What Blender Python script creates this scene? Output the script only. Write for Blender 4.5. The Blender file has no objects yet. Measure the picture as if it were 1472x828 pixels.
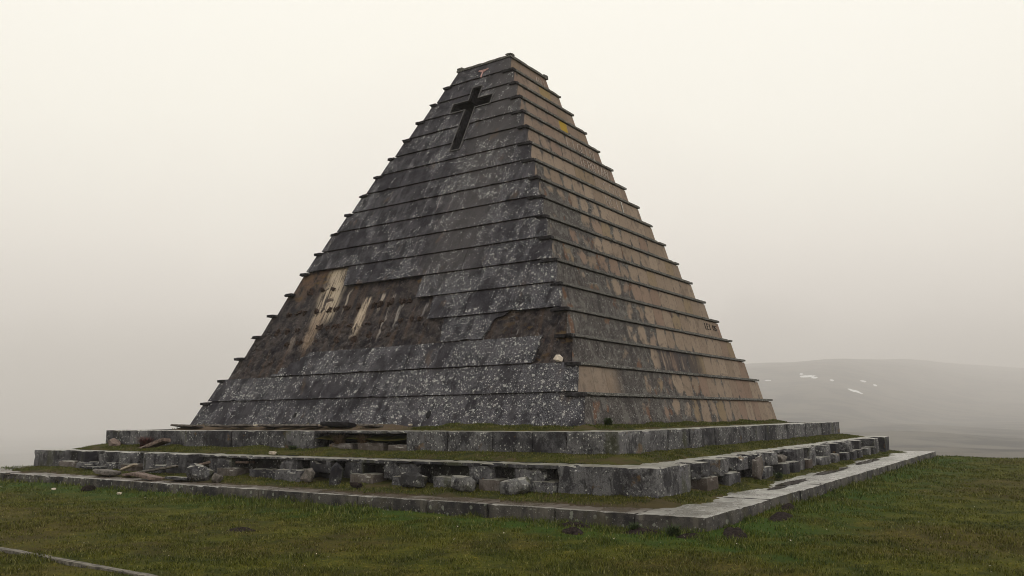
import bpy, bmesh, math, random
import numpy as np
from mathutils import Vector, Matrix, noise

random.seed(7)
rng = np.random.default_rng(7)
scene = bpy.context.scene
COL = scene.collection

# ------------------------------------------------------------------ camera
cam_d = bpy.data.cameras.new('camera'); cam = bpy.data.objects.new('camera', cam_d); COL.objects.link(cam)
CAM = Vector((-22.884, -12.916, 0.274))
YAW, PITCH, ROLL = 0.5968, 0.1559, -0.0094
f = Vector((math.cos(YAW)*math.cos(PITCH), math.sin(YAW)*math.cos(PITCH), math.sin(PITCH)))
r0 = Vector((math.sin(YAW), -math.cos(YAW), 0)); u0 = r0.cross(f)
r1 = r0*math.cos(ROLL)+u0*math.sin(ROLL); u1 = -r0*math.sin(ROLL)+u0*math.cos(ROLL)
m = Matrix((r1, u1, -f)).transposed().to_4x4(); m.translation = CAM
cam.matrix_world = m
cam_d.sensor_width = 36.0; cam_d.lens = 36*1171.9/1472
cam_d.clip_start = 0.1; cam_d.clip_end = 12000
scene.camera = cam

# ------------------------------------------------------------------ world, sun, exposure
SUN_ELEV, SUN_AZ = math.radians(52), math.radians(-62)      # azimuth in the XY plane, from +X
world = bpy.data.worlds.new('World'); scene.world = world; world.use_nodes = True
wt = world.node_tree; wt.nodes.clear()
def wn(t, **k):
    n = wt.nodes.new(t)
    for a, b in k.items(): setattr(n, a, b)
    return n
sky = wn('ShaderNodeTexSky', sky_type='NISHITA', sun_disc=False, sun_elevation=SUN_ELEV,
         sun_rotation=math.pi/2-SUN_AZ)
bg_sky = wn('ShaderNodeBackground'); bg_sky.inputs[1].default_value = 0.06
wt.links.new(sky.outputs[0], bg_sky.inputs[0])
tc = wn('ShaderNodeTexCoord'); sep = wn('ShaderNodeSeparateXYZ')
wt.links.new(tc.outputs['Generated'], sep.inputs[0])
nz = wn('ShaderNodeTexNoise'); nz.inputs['Scale'].default_value = 2.1; nz.inputs['Detail'].default_value = 4
nz.inputs['Roughness'].default_value = .45
wt.links.new(tc.outputs['Generated'], nz.inputs['Vector'])
mul = wn('ShaderNodeMath', operation='MULTIPLY_ADD'); mul.inputs[1].default_value = .34; mul.inputs[2].default_value = -.17
wt.links.new(nz.outputs[0], mul.inputs[0])
add = wn('ShaderNodeMath', operation='ADD'); wt.links.new(sep.outputs[2], add.inputs[0]); wt.links.new(mul.outputs[0], add.inputs[1])
rmp = wn('ShaderNodeValToRGB')
SKY_STOPS = [(0.0, (.56, .525, .485)), (.03, (.70, .655, .605)), (.11, (1.0, .935, .86)), (.22, (1.12, 1.06, .96)), (.36, (1.20, 1.16, 1.04)), (1.0, (1.24, 1.23, 1.16))]
el = rmp.color_ramp.elements
while len(el) > 1: el.remove(el[-1])
el[0].position = SKY_STOPS[0][0]; el[0].color = (*SKY_STOPS[0][1], 1)
for p_, c_ in SKY_STOPS[1:]:
    e_ = el.new(p_); e_.color = (*c_, 1)
wt.links.new(add.outputs[0], rmp.inputs[0])
bg = wn('ShaderNodeBackground'); bg.inputs[1].default_value = 1.0
wt.links.new(rmp.outputs[0], bg.inputs[0])
mx = wn('ShaderNodeMixShader'); mx.inputs[0].default_value = .95
wt.links.new(bg_sky.outputs[0], mx.inputs[1]); wt.links.new(bg.outputs[0], mx.inputs[2])
wo = wn('ShaderNodeOutputWorld'); wt.links.new(mx.outputs[0], wo.inputs[0])

sun_d = bpy.data.lights.new('sun', 'SUN'); sun_d.energy = 0.55; sun_d.angle = math.radians(25); sun_d.color = (1, .95, .88)
sun = bpy.data.objects.new('sun', sun_d); COL.objects.link(sun)
sd = Vector((math.cos(SUN_ELEV)*math.cos(SUN_AZ), math.cos(SUN_ELEV)*math.sin(SUN_AZ), math.sin(SUN_ELEV)))
sun.rotation_euler = sd.to_track_quat('Z', 'Y').to_euler()
sun.location = sd*60

vs = scene.view_settings
vs.view_transform = 'Standard'; vs.look = 'None'; vs.exposure = 0; vs.gamma = 1; vs.use_curve_mapping = False
scene.cycles.volume_bounces = 2
scene.cycles.max_bounces = 6; scene.cycles.sample_clamp_indirect = 4
scene.cycles.use_denoising = True; scene.cycles.filter_width = 1.0

# ------------------------------------------------------------------ geometry constants (metres, base of the pyramid z = 0)
U, V = 20.375, 20.71
S, LEAN, OV = .4926, .225, .11
SF = .4897
def zk(k): return k + .0021*(18-k)*k
D3, Z3, Z3B = 2.555, -.171, -.943
D2, Z2, Z2B = 4.575, -.983, -1.70
D1, Z1 = 6.52, -1.807
GZ = -2.1

# ------------------------------------------------------------------ object helpers
def tag(o, label=None, cat=None, group=None, kind=None):
    if label: o['label'] = label
    if cat: o['category'] = cat
    if group: o['group'] = group
    if kind: o['kind'] = kind
    return o
def empty(name, loc=(0, 0, 0), **k):
    o = bpy.data.objects.new(name, None); COL.objects.link(o); o.location = loc
    return tag(o, **k)
def link_mesh(name, me, mats, parent=None):
    for mm in (mats if isinstance(mats, (list, tuple)) else [mats]): me.materials.append(mm)
    o = bpy.data.objects.new(name, me); COL.objects.link(o)
    if parent: o.parent = parent; o.matrix_parent_inverse = Matrix.Translation(-parent.location)
    return o
def obj(name, bm, mats, parent=None, smooth=False):
    me = bpy.data.meshes.new(name); bm.normal_update(); bm.to_mesh(me); bm.free()
    if smooth: me.polygons.foreach_set('use_smooth', [True]*len(me.polygons))
    return link_mesh(name, me, mats, parent)

def nz3(p, s, seed=0): return noise.noise(Vector((p[0]*s+seed*7.31, p[1]*s-seed*3.7, p[2]*s+seed*1.9)))

def rough_hex(bm, c, cell=.15, edge=.02, amp=.006, seed=0, chip=.0):
    """worn stone block: c = 8 corners, bottom ring 0-3 then top ring 4-7"""
    c = [Vector(q) for q in c]
    L = [max((c[1]-c[0]).length, (c[2]-c[3]).length), max((c[3]-c[0]).length, (c[2]-c[1]).length), max((c[4]-c[0]).length, (c[6]-c[2]).length)]
    n = [max(1, min(160, int(round(l/cell)))) for l in L]
    ctr = sum(c, Vector())/8
    def P(a, b, w):
        p = (c[0]*(1-a)*(1-b)+c[1]*a*(1-b)+c[2]*a*b+c[3]*(1-a)*b)*(1-w)+(c[4]*(1-a)*(1-b)+c[5]*a*(1-b)+c[6]*a*b+c[7]*(1-a)*b)*w
        ext = (a in (0, 1))+(b in (0, 1))+(w in (0, 1))
        ax = []
        if a in (0, 1): ax.append((c[1]-c[0])*(1 if a == 0 else -1))
        if b in (0, 1): ax.append((c[3]-c[0])*(1 if b == 0 else -1))
        if w in (0, 1): ax.append((c[4]-c[0])*(1 if w == 0 else -1))
        nn = nz3(p, 2.9, seed); n2 = nz3(p, 8., seed+3)
        if ext >= 2:
            e = edge*(.55+.6*n2)+chip*max(0, nn-.12)*2.2
            for d in ax: p = p + d.normalized()*e
        else:
            for d in ax: p = p - d.normalized()*amp*(nn+n2)*1.2
        return p
    cache = {}
    def vert(i, j, k):
        key = (i, j, k)
        if key not in cache: cache[key] = bm.verts.new(P(i/n[0], j/n[1], k/n[2]))
        return cache[key]
    def quad(*q):
        bm.faces.new([vert(*t) for t in q])
    for i in range(n[0]):
        for j in range(n[1]):
            quad((i, j, 0), (i, j+1, 0), (i+1, j+1, 0), (i+1, j, 0))
            quad((i, j, n[2]), (i+1, j, n[2]), (i+1, j+1, n[2]), (i, j+1, n[2]))
    for i in range(n[0]):
        for k in range(n[2]):
            quad((i, 0, k), (i+1, 0, k), (i+1, 0, k+1), (i, 0, k+1))
            quad((i, n[1], k), (i, n[1], k+1), (i+1, n[1], k+1), (i+1, n[1], k))
    for j in range(n[1]):
        for k in range(n[2]):
            quad((0, j, k), (0, j, k+1), (0, j+1, k+1), (0, j+1, k))
            quad((n[0], j, k), (n[0], j+1, k), (n[0], j+1, k+1), (n[0], j, k+1))
def box8(x0, x1, y0, y1, z0, z1):
    return [(x0, y0, z0), (x1, y0, z0), (x1, y1, z0), (x0, y1, z0), (x0, y0, z1), (x1, y0, z1), (x1, y1, z1), (x0, y1, z1)]
def block(name, b, mat, parent, **k):
    bm = bmesh.new(); rough_hex(bm, box8(*b), **k); return obj(name, bm, mat, parent)

# ------------------------------------------------------------------ material helpers
class Mat:
    def __init__(s, name):
        s.m = bpy.data.materials.new(name); s.m.use_nodes = True; s.t = s.m.node_tree; s.t.nodes.clear()
        s.out = s.t.nodes.new('ShaderNodeOutputMaterial'); s.b = s.t.nodes.new('ShaderNodeBsdfPrincipled')
        s.t.links.new(s.b.outputs[0], s.out.inputs[0])
        s.tc = s.t.nodes.new('ShaderNodeTexCoord'); s.P = s.tc.outputs['Object']
        sp = s.t.nodes.new('ShaderNodeSeparateXYZ'); s.t.links.new(s.P, sp.inputs[0]); s.x, s.y, s.z = sp.outputs
        g = s.t.nodes.new('ShaderNodeNewGeometry'); sg = s.t.nodes.new('ShaderNodeSeparateXYZ'); s.t.links.new(g.outputs['Normal'], sg.inputs[0]); s.nx, s.ny, s.nz = sg.outputs
        s.rnd = s.t.nodes.new('ShaderNodeObjectInfo').outputs['Random']
    def set(s, inp, v):
        if v is None: return
        if isinstance(v, bpy.types.NodeSocket): s.t.links.new(v, inp)
        elif isinstance(v, (tuple, list)) and len(v) == 3 and inp.type == 'RGBA': inp.default_value = (*v, 1)
        else: inp.default_value = v
    def ma(s, op, a, b=None, c=None, clamp=False):
        n = s.t.nodes.new('ShaderNodeMath'); n.operation = op; n.use_clamp = clamp
        for i, v in enumerate((a, b, c)):
            if v is not None: s.set(n.inputs[i], v)
        return n.outputs[0]
    def mul(s, a, b): return s.ma('MULTIPLY', a, b)
    def add(s, a, b): return s.ma('ADD', a, b)
    def sub(s, a, b): return s.ma('SUBTRACT', a, b)
    def mx(s, a, b): return s.ma('MAXIMUM', a, b)
    def st(s, v, lo, hi):     # smoothstep
        n = s.t.nodes.new('ShaderNodeMapRange'); n.interpolation_type = 'SMOOTHSTEP'
        s.set(n.inputs[0], v); s.set(n.inputs[1], lo); s.set(n.inputs[2], hi); return n.outputs[0]
    def vec(s, x, y, z):
        n = s.t.nodes.new('ShaderNodeCombineXYZ')
        for i, v in enumerate((x, y, z)): s.set(n.inputs[i], v)
        return n.outputs[0]
    def scl(s, v, k):
        n = s.t.nodes.new('ShaderNodeVectorMath'); n.operation = 'MULTIPLY'; s.set(n.inputs[0], v); n.inputs[1].default_value = k; return n.outputs[0]
    def noise(s, sc, det=4, ro=.55, v=None, dist=0, out=0):
        n = s.t.nodes.new('ShaderNodeTexNoise'); s.set(n.inputs['Vector'], v or s.P); n.inputs['Scale'].default_value = sc
        n.inputs['Detail'].default_value = det; n.inputs['Roughness'].default_value = ro; n.inputs['Distortion'].default_value = dist
        return n.outputs[out]
    def vor(s, sc, v=None, feat='F1'):
        n = s.t.nodes.new('ShaderNodeTexVoronoi'); n.feature = feat; s.set(n.inputs['Vector'], v or s.P); n.inputs['Scale'].default_value = sc
        return n
    def white(s, v):
        n = s.t.nodes.new('ShaderNodeTexWhiteNoise'); n.noise_dimensions = '3D'; s.set(n.inputs[0], v); return n.outputs[0]
    def mix(s, fac, a, b):
        n = s.t.nodes.new('ShaderNodeMix'); n.data_type = 'RGBA'; s.set(n.inputs[0], fac); s.set(n.inputs[6], a); s.set(n.inputs[7], b); return n.outputs[2]
    def warp(s, sc, amt):
        n = s.t.nodes.new('ShaderNodeVectorMath'); n.operation = 'MULTIPLY_ADD'; s.set(n.inputs[0], s.noise(sc, 3, out=1)); n.inputs[1].default_value = (amt,)*3; s.set(n.inputs[2], s.P); return n.outputs[0]
    def lichen(s, sc, thr, warp=.08, soft=.1, big=.42):
        """irregular round growths; thr: share of cells without one (may be a socket)"""
        v = s.vor(sc, s.warp(sc*1.1, warp)); c = s.t.nodes.new('ShaderNodeSeparateColor'); s.t.links.new(v.outputs['Color'], c.inputs[0])
        r = s.ma('MULTIPLY_ADD', c.outputs[0], big*.75, big*.25)
        spot = s.sub(1., s.st(s.sub(v.outputs['Distance'], r), -soft, 0.0))
        return s.mul(spot, s.ma('GREATER_THAN', c.outputs[1], thr))
    def bump(s, h, strength=.5, dist=.02):
        n = s.t.nodes.new('ShaderNodeBump'); n.inputs['Strength'].default_value = strength; n.inputs['Distance'].default_value = dist
        s.set(n.inputs['Height'], h); s.t.links.new(n.outputs[0], s.b.inputs['Normal'])
    def done(s, col, rough=.9, spec=.3):
        s.set(s.b.inputs['Base Color'], col); s.set(s.b.inputs['Roughness'], rough); s.set(s.b.inputs['Specular IOR Level'], spec); return s.m

def tier_index(M):        # inverse of zk, close enough to count tiers
    return M.sub(M.z, M.mul(M.mul(M.sub(18., M.z), M.z), .0021))

def mat_front():
    M = Mat('lichen_covered_dark_facing_stone')
    row = M.ma('FLOOR', M.add(tier_index(M), .02))
    off = M.mul(M.white(M.vec(row, 3., 1.)), 2.2)
    cell = M.white(M.vec(M.ma('FLOOR', M.ma('DIVIDE', M.add(M.y, off), 2.15)), row, 0.))
    big = M.noise(.35, 3); mid = M.noise(1.7, 6, .62); fine = M.noise(24, 5, .7); grit = M.noise(70, 3, .7)
    streak = M.noise(1., 5, .6, v=M.vec(M.mul(M.x, 1.1), M.mul(M.y, 2.6), M.mul(M.z, .28)))
    base = M.mix(M.st(mid, .36, .66), (.012, .011, .017), (.056, .051, .060))
    base = M.mix(M.mul(M.st(streak, .50, .66), .8), base, (.076, .071, .082))
    # brownish grey centre drip zone and cooler dark slabs
    base = M.mix(M.mul(M.st(cell, .45, .85), .30), base, (.017, .0145, .023))
    base = M.mix(M.mul(M.mul(M.st(M.ma('ABSOLUTE', M.sub(M.y, 7.9)), 2.2, .5), M.st(M.z, 4.5, 7.)), .55), base, (.086, .078, .078))
    base = M.mix(M.mul(M.st(grit, .50, .66), .55), base, (.006, .005, .008))
    base = M.mix(M.mul(M.st(M.noise(48, 4, .7), .54, .66), .5), base, (.16, .15, .155))
    dens = M.add(M.mul(M.noise(.8, 5, .65, dist=.6), 1.0), M.mul(cell, -.07))     # where lichens live
    dens = M.add(dens, M.mul(M.sub(streak, .5), .55)); dens = M.add(dens, M.mul(M.sub(M.noise(2.6, 4, .6, dist=1.), .5), .35))
    low = M.st(M.z, 9., 1.)
    dens = M.add(dens, M.mul(low, .07))
    dens = M.add(dens, M.mul(M.st(M.y, 13., 1.5), .05))
    mat1 = M.mul(M.st(dens, .46, .62), M.st(fine, .44, .60))                       # crusty grey skin
    base = M.mix(M.mul(mat1, .72), base, (.165, .166, .182))
    l1 = M.lichen(4.6, M.sub(1.28, M.mul(M.st(dens, .42, .60), .85)), .11)
    l2 = M.lichen(8.5, M.sub(1.14, M.mul(M.st(dens, .42, .60), .75)), .06)
    l3 = M.lichen(17, M.sub(1.04, M.mul(M.st(dens, .40, .60), .60)), .03)
    lc = M.mix(M.st(fine, .35, .62), (.20, .20, .19), (.58, .57, .54))
    base = M.mix(M.mul(l1, .62), base, lc)
    base = M.mix(M.mul(l2, .85), base, lc)
    base = M.mix(M.mul(l3, .85), base, (.66, .65, .61))
    # mineral drips
    dr = M.st(M.noise(1., 6, .7, v=M.vec(0., M.mul(M.y, 7.), M.mul(M.z, .55))), .60, .72)
    zone = M.mul(M.st(M.ma('ABSOLUTE', M.sub(M.y, M.sub(10.6, M.mul(.12, M.z)))), 1.5, .4), M.mul(M.st(M.z, 4.6, 6.2), M.st(M.z, 14.5, 7.)))
    base = M.mix(M.mul(M.mul(dr, zone), .9), base, (.60, .47, .45))
    zone2 = M.mul(M.st(M.noise(.45, 3, v=M.vec(5., M.mul(M.y, 1.5), M.mul(M.z, .3))), .58, .66), .55)
    base = M.mix(M.mul(M.mul(dr, zone2), .6), base, (.30, .27, .25))
    # brown worn patches
    br = M.mul(M.st(M.noise(.75, 4, v=M.scl(M.P, (1, 1.6, .8))), .63, .72), .4)
    base = M.mix(br, base, (.13, .085, .055))
    M.bump(M.add(M.add(M.mul(fine, .6), M.mul(mid, .9)), M.add(M.mul(l2, .35), M.mul(grit, .25))), .55, .03)
    return M.done(base, .88, .25)

def mat_backing():
    M = Mat('rust_stained_backing')
    stk = M.noise(1., 6, .65, v=M.vec(0., M.mul(M.y, 2.4), M.mul(M.z, .30)))
    stf = M.noise(1., 6, .7, v=M.vec(3., M.mul(M.y, 9.), M.mul(M.z, .8)))
    mid = M.noise(2.2, 6, .65); fine = M.noise(16, 5, .7)
    base = M.mix(M.st(mid, .40, .62), (.011, .009, .013), (.058, .046, .044))
    base = M.mix(M.mul(M.st(M.noise(5, 6, .75, dist=1.), .56, .63), .6), base, (.13, .105, .095))
    base = M.mix(M.mul(M.st(stk, .50, .66), .75), base, (.082, .052, .038))
    base = M.mix(M.mul(M.st(stf, .60, .68), .5), base, (.075, .026, .016))
    top = M.mul(M.st(M.y, 14.6, 16.6), M.st(M.z, 5.4, 6.9))
    base = M.mix(M.mul(M.mul(top, M.st(mid, .36, .6)), .8), base, (.15, .088, .050))
    ochre = M.mul(M.st(M.noise(1.3, 5, .6, v=M.scl(M.P, (1, .8, 1.6))), .56, .66), M.mx(M.st(M.z, 5.45, 5.95), M.mul(M.st(M.y, 5.5, 3.), .8)))
    base = M.mix(M.mul(ochre, .7), base, (.13, .075, .022))
    # cream lime runs
    def run(y0, w, za, zb, k):
        yy = M.add(M.y, M.mul(M.sub(M.noise(.9, 3), .5), .5))
        a = M.st(M.ma('ABSOLUTE', M.sub(yy, y0)), w, w*.35)
        b = M.mul(M.st(M.z, za, za+.8), M.st(M.z, zb+.05, zb-.15))
        return M.mul(M.mul(M.mul(a, b), M.mul(M.st(stf, .40, .52), M.st(M.noise(1.4, 5, .75, dist=.8), .34, .46))), k)
    base = M.mix(run(14.65, .95, 4.2, 7.2, 1.), base, (.50, .41, .31))
    base = M.mix(run(13.4, .10, 4.4, 6.0, .8), base, (.40, .34, .28))
    base = M.mix(run(10.6, .09, 3.2, 5.5, .8), base, (.40, .35, .31))
    base = M.mix(run(8.6, .10, 4.0, 4.9, .7), base, (.34, .31, .30))
    base = M.mix(run(14.9, .5, 2.9, 5.1, .75), base, (.34, .25, .18))
    base = M.mix(run(12.15, .34, 3.4, 5.5, 1.), base, (.52, .42, .32))
    base = M.mix(run(11.25, .14, 4.5, 5.6, .9), base, (.42, .36, .30))
    base = M.mix(run(9.95, .12, 3.6, 5.0, .8), base, (.34, .31, .28))
    base = M.mix(run(15.9, .22, 2.9, 4.0, .5), base, (.30, .25, .21))
    sc = M.mul(M.st(M.noise(3.2, 6, .75, dist=1.4), .605, .64), M.st(M.z, 5.2, 4.))
    base = M.mix(M.mul(sc, .6), base, (.26, .24, .23))
    M.bump(M.add(M.mul(mid, 1.6), fine), .8, .05)
    return M.done(base, .85, .3)

def mat_side():
    M = Mat('sandstone_side_facing')
    row = M.ma('FLOOR', M.add(tier_index(M), .06))
    off = M.mul(M.white(M.vec(row, 9., 2.)), .95)
    ux = M.ma('DIVIDE', M.add(M.x, off), .98); ci = M.ma('FLOOR', ux); fr = M.ma('FRACT', ux)
    c1 = M.white(M.vec(ci, row, 0.)); c2 = M.white(M.vec(ci, row, 5.)); c3 = M.white(M.vec(ci, row, 8.))
    joint = M.st(M.ma('ABSOLUTE', M.sub(fr, .5)), .478, .495)
    big = M.noise(.3, 3); mid = M.noise(1.6, 6, .62); fine = M.noise(22, 5, .7)
    vst = M.noise(1., 6, .65, v=M.vec(M.mul(M.x, 3.2), M.y, M.mul(M.z, .6)))
    tan = M.mix(c1, (.225, .168, .124), (.300, .232, .176))
    tan = M.mix(M.mul(M.st(c2, .70, .8), .55), tan, (.200, .122, .092))
    tan = M.mix(M.mul(M.st(c2, .90, .94), .5), tan, (.24, .19, .10))
    hi = M.st(M.z, 10.5, 13.5)
    tan = M.mix(M.mul(hi, .45), tan, (.205, .145, .118))
    tan = M.mix(M.mul(M.st(M.noise(3.2, 6, .68, dist=.3), .50, .66), .65), tan, (.115, .088, .072))
    tan = M.mix(M.mul(M.st(M.noise(34, 4, .7), .50, .62), .4), tan, (.12, .09, .075))
    # how far the dark crust has spread: strong by the near corner, weak at the far end and the top
    spread = M.add(M.mul(M.x, -.060), M.mul(M.z, -.018))
    midh = M.mul(M.st(M.z, 10.8, 9.2), M.st(M.x, 12., 5.))
    crust = M.add(M.add(spread, M.mul(midh, .30)), M.add(M.mul(M.sub(mid, .5), 1.5), M.mul(M.sub(c3, .5), .40)))
    crust = M.add(crust, M.mul(M.sub(vst, .5), .2)); crust = M.add(crust, M.mul(M.sub(M.noise(.95, 4, .6, dist=.5), .5), 1.5))
    edge = M.st(M.ma('ABSOLUTE', M.sub(fr, .5)), .20, .5)
    crust = M.add(crust, M.mul(edge, .34))
    tf = M.ma('FRACT', M.add(tier_index(M), .0))
    crust = M.add(crust, M.add(M.mul(M.st(tf, .34, .0), .24), M.mul(M.st(tf, .62, .84), .22)))
    cm = M.st(crust, -.46, -.16)
    warm_low = M.mul(M.st(M.z, 2.1, 1.95), M.mul(M.st(M.z, .98, 1.06), M.st(M.x, 4.4, 3.)))
    cm = M.mul(cm, M.sub(1., M.mul(warm_low, .8)))
    dark = M.mix(M.st(fine, .38, .62), (.012, .010, .013), (.105, .098, .096))
    dark = M.mix(M.mul(M.st(M.noise(2.7, 6, .7), .46, .60), .7), dark, (.150, .143, .135)); dark = M.mix(M.mul(M.st(M.noise(1., 5, .65, v=M.vec(M.mul(M.x, 2.2), 4., M.mul(M.z, .5))), .52, .62), .7), dark, (.020, .017, .022))
    base = M.mix(M.mul(cm, .93), tan, dark)
    base = M.mix(M.mul(M.st(M.noise(1.1, 3, v=M.scl(M.P, (1.5, 1, 1))), .60, .68), M.mul(cm, .7)), base, (.155, .075, .040))
    bs = M.mul(M.mul(M.st(M.x, 8.0, 9.), M.st(M.x, 13.8, 12.5)), M.mul(M.st(M.z, 2.0, 2.1), M.st(M.z, 3.1, 3.0)))
    base = M.mix(M.mul(M.mul(bs, .8), M.st(vst, .3, .5)), base, (.032, .028, .034))
    base = M.mix(M.mul(joint, .55), base, (.060, .055, .050))
    l2 = M.lichen(12, M.sub(1.12, M.mul(cm, .62)), .05)
    base = M.mix(M.mul(l2, .75), base, (.30, .30, .28))
    # yellow and ochre painted blocks
    def rect(x0, x1, k):
        zc = (k-.5)
        return M.mul(M.mul(M.ma('GREATER_THAN', M.x, x0), M.ma('LESS_THAN', M.x, x1)), M.mul(M.ma('GREATER_THAN', M.z, zk(k-1)), M.ma('LESS_THAN', M.z, zk(k))))
    base = M.mix(M.mul(rect(10.85, 11.6, 15), M.st(mid, .25, .45)), base, (.36, .235, .025))
    base = M.mix(M.mul(rect(10.6, 11.65, 17), .75), base, (.27, .19, .075))
    M.bump(M.add(M.add(M.mul(fine, .5), M.mul(mid, .8)), M.mul(joint, -1.2)), .5, .03)
    return M.done(base, .88, .25)

def mat_ledge():
    M = Mat('speckled_ledge_stone')
    fine = M.noise(20, 5, .75); mid = M.noise(2.5, 5, .6)
    base = M.mix(M.st(fine, .38, .62), (.05, .047, .045), (.20, .195, .18))
    base = M.mix(M.mul(M.st(mid, .5, .7), .6), base, (.05, .045, .045))
    base = M.mix(M.mul(M.lichen(12, .62, .05), .8), base, (.40, .40, .37))
    M.bump(M.add(fine, mid), .6, .03)
    return M.done(base, .85, .3)

def mat_terrace(name='weathered_terrace_stone', lo=(.012, .011, .017), hi=(.155, .150, .158), wet=.34, brown=.0):
    M = Mat(name)
    fine = M.noise(22, 6, .75); mid = M.noise(1.5, 6, .65); vst = M.noise(1., 5, .65, v=M.vec(M.mul(M.x, 3.), M.mul(M.y, 3.), M.mul(M.z, .7)))
    bl = M.mul(M.sub(M.rnd, .5), .28)
    base = M.mix(M.st(M.add(mid, bl), .34, .68), lo, hi)
    base = M.mix(M.mul(M.st(vst, .50, .64), .75), base, (.020, .018, .020))
    dens = M.add(M.noise(.9, 5, .65), M.mul(bl, .4))
    base = M.mix(M.mul(M.mul(M.st(dens, .42, .60), M.st(fine, .44, .6)), .62), base, (.21, .21, .21))
    base = M.mix(M.mul(M.lichen(5.5, M.sub(1.1, M.mul(M.st(dens, .4, .6), .72)), .12), .7), base, (.30, .30, .28))
    base = M.mix(M.mul(M.lichen(12, M.sub(1.02, M.mul(M.st(dens, .38, .58), .66)), .06), .9), base, (.52, .515, .48))
    base = M.mix(M.mul(M.st(M.noise(60, 4, .7), .48, .62), .6), base, (.010, .009, .012))
    blk = M.mul(M.st(M.noise(1.9, 6, .7, v=M.scl(M.P, (1, 1, .7)), dist=.5), .52, .60), .8)
    base = M.mix(blk, base, (.014, .012, .017))
    base = M.mix(M.mul(M.st(M.noise(5., 6, .75, dist=.8), .54, .60), .65), base, (.010, .009, .013))
    och = M.mul(M.st(M.noise(1.25, 4, .6), .64, .70), .6)
    base = M.mix(och, base, (.15, .085, .030))
    moss = M.mul(M.st(M.noise(.8, 5, .7, v=M.scl(M.P, (1.3, 1.3, .5))), .57, .66), .55)
    base = M.mix(moss, base, (.045, .048, .014))
    if brown: base = M.mix(brown, base, (.13, .095, .070))
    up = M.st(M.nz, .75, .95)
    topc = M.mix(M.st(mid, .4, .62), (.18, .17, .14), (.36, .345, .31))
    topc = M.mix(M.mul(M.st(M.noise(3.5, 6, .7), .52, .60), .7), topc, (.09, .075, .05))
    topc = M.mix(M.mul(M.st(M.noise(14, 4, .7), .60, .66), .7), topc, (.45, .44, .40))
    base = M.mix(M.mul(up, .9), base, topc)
    M.bump(M.add(M.mul(mid, .9), fine), .6, .03)
    rough = M.ma('MULTIPLY_ADD', up, -(.88-wet), .88)
    return M.done(base, rough, .4)

def mat_slab():
    M = Mat('wet_paving_slab')
    fine = M.noise(18, 6, .75); mid = M.noise(1.3, 6, .65); pat = M.noise(1., 5, .6, v=M.scl(M.P, (.5, 1.1, 1)))
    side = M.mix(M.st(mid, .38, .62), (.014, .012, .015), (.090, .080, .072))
    side = M.mix(M.mul(M.st(M.noise(50, 4, .7), .48, .62), .6), side, (.010, .009, .010))
    side = M.mix(M.mul(M.st(M.noise(1., 5, .65, v=M.scl(M.P, (3, 3, .6))), .52, .66), .7), side, (.13, .115, .095))
    side = M.mix(M.mul(M.lichen(7, .70, .1), .75), side, (.25, .26, .22))
    side = M.mix(M.mul(M.lichen(20, .62, .04), .7), side, (.30, .29, .27))
    side = M.mix(M.mul(M.st(M.noise(.9, 4, .7), .55, .66), .6), side, (.05, .042, .018))
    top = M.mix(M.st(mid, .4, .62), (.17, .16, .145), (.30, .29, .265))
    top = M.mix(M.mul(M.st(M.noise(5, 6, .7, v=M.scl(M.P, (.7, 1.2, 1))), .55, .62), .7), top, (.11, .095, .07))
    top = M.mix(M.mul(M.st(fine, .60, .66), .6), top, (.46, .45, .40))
    # brown soil film on the side under the front face
    mud = M.mul(M.st(M.x, -4.6, -5.4), M.st(M.y, -5.3, -4.6))
    top = M.mix(M.mul(M.mul(mud, M.st(M.x, -6.46, -6.34)), M.mul(M.st(M.noise(2.2, 5, .7), .30, .42), .9)), top, (.075, .054, .040))
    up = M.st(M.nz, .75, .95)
    wet = M.st(pat, .44, .56)
    M.bump(M.add(M.mul(mid, .8), fine), .45, .02)
    rough = M.sub(.9, M.mul(up, M.ma('MULTIPLY_ADD', wet, .28, .42)))
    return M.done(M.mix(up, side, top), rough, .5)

def ground_col(M, blade=False):
    n1 = M.noise(.22, 5, .6); n2 = M.noise(1.3, 6, .65); n3 = M.noise(9, 5, .7); n4 = M.noise(38, 4, .75)
    g = M.mix(M.st(n2, .36, .64), (.034, .044, .003), (.086, .090, .007))
    yel = (.185, .150, .014); brn = (.082, .052, .016)
    # distance from the slab edge: lush next to it, mossy and brown further out
    dx = M.sub(-D1, M.x); dy = M.sub(-D1, M.y)
    d = M.mx(dx, dy)
    far = M.st(M.add(d, M.mul(M.sub(n2, .5), 3.5)), .6, 3.8)
    brown = M.mul(M.st(M.add(n1, M.mul(M.sub(n3, .5), .3)), .42, .60), far)
    g = M.mix(M.mul(brown, .60), g, brn)
    g = M.mix(M.mul(M.mul(M.st(n3, .48, .66), M.st(n2, .38, .6)), M.ma('MULTIPLY_ADD', far, .45, .2)), g, yel)
    lush = M.mul(M.sub(1., far), M.st(M.noise(.7, 4), .36, .56))
    g = M.mix(M.mul(lush, .75), g, (.030, .078, .006))
    return g, n2, n3, n4
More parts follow.
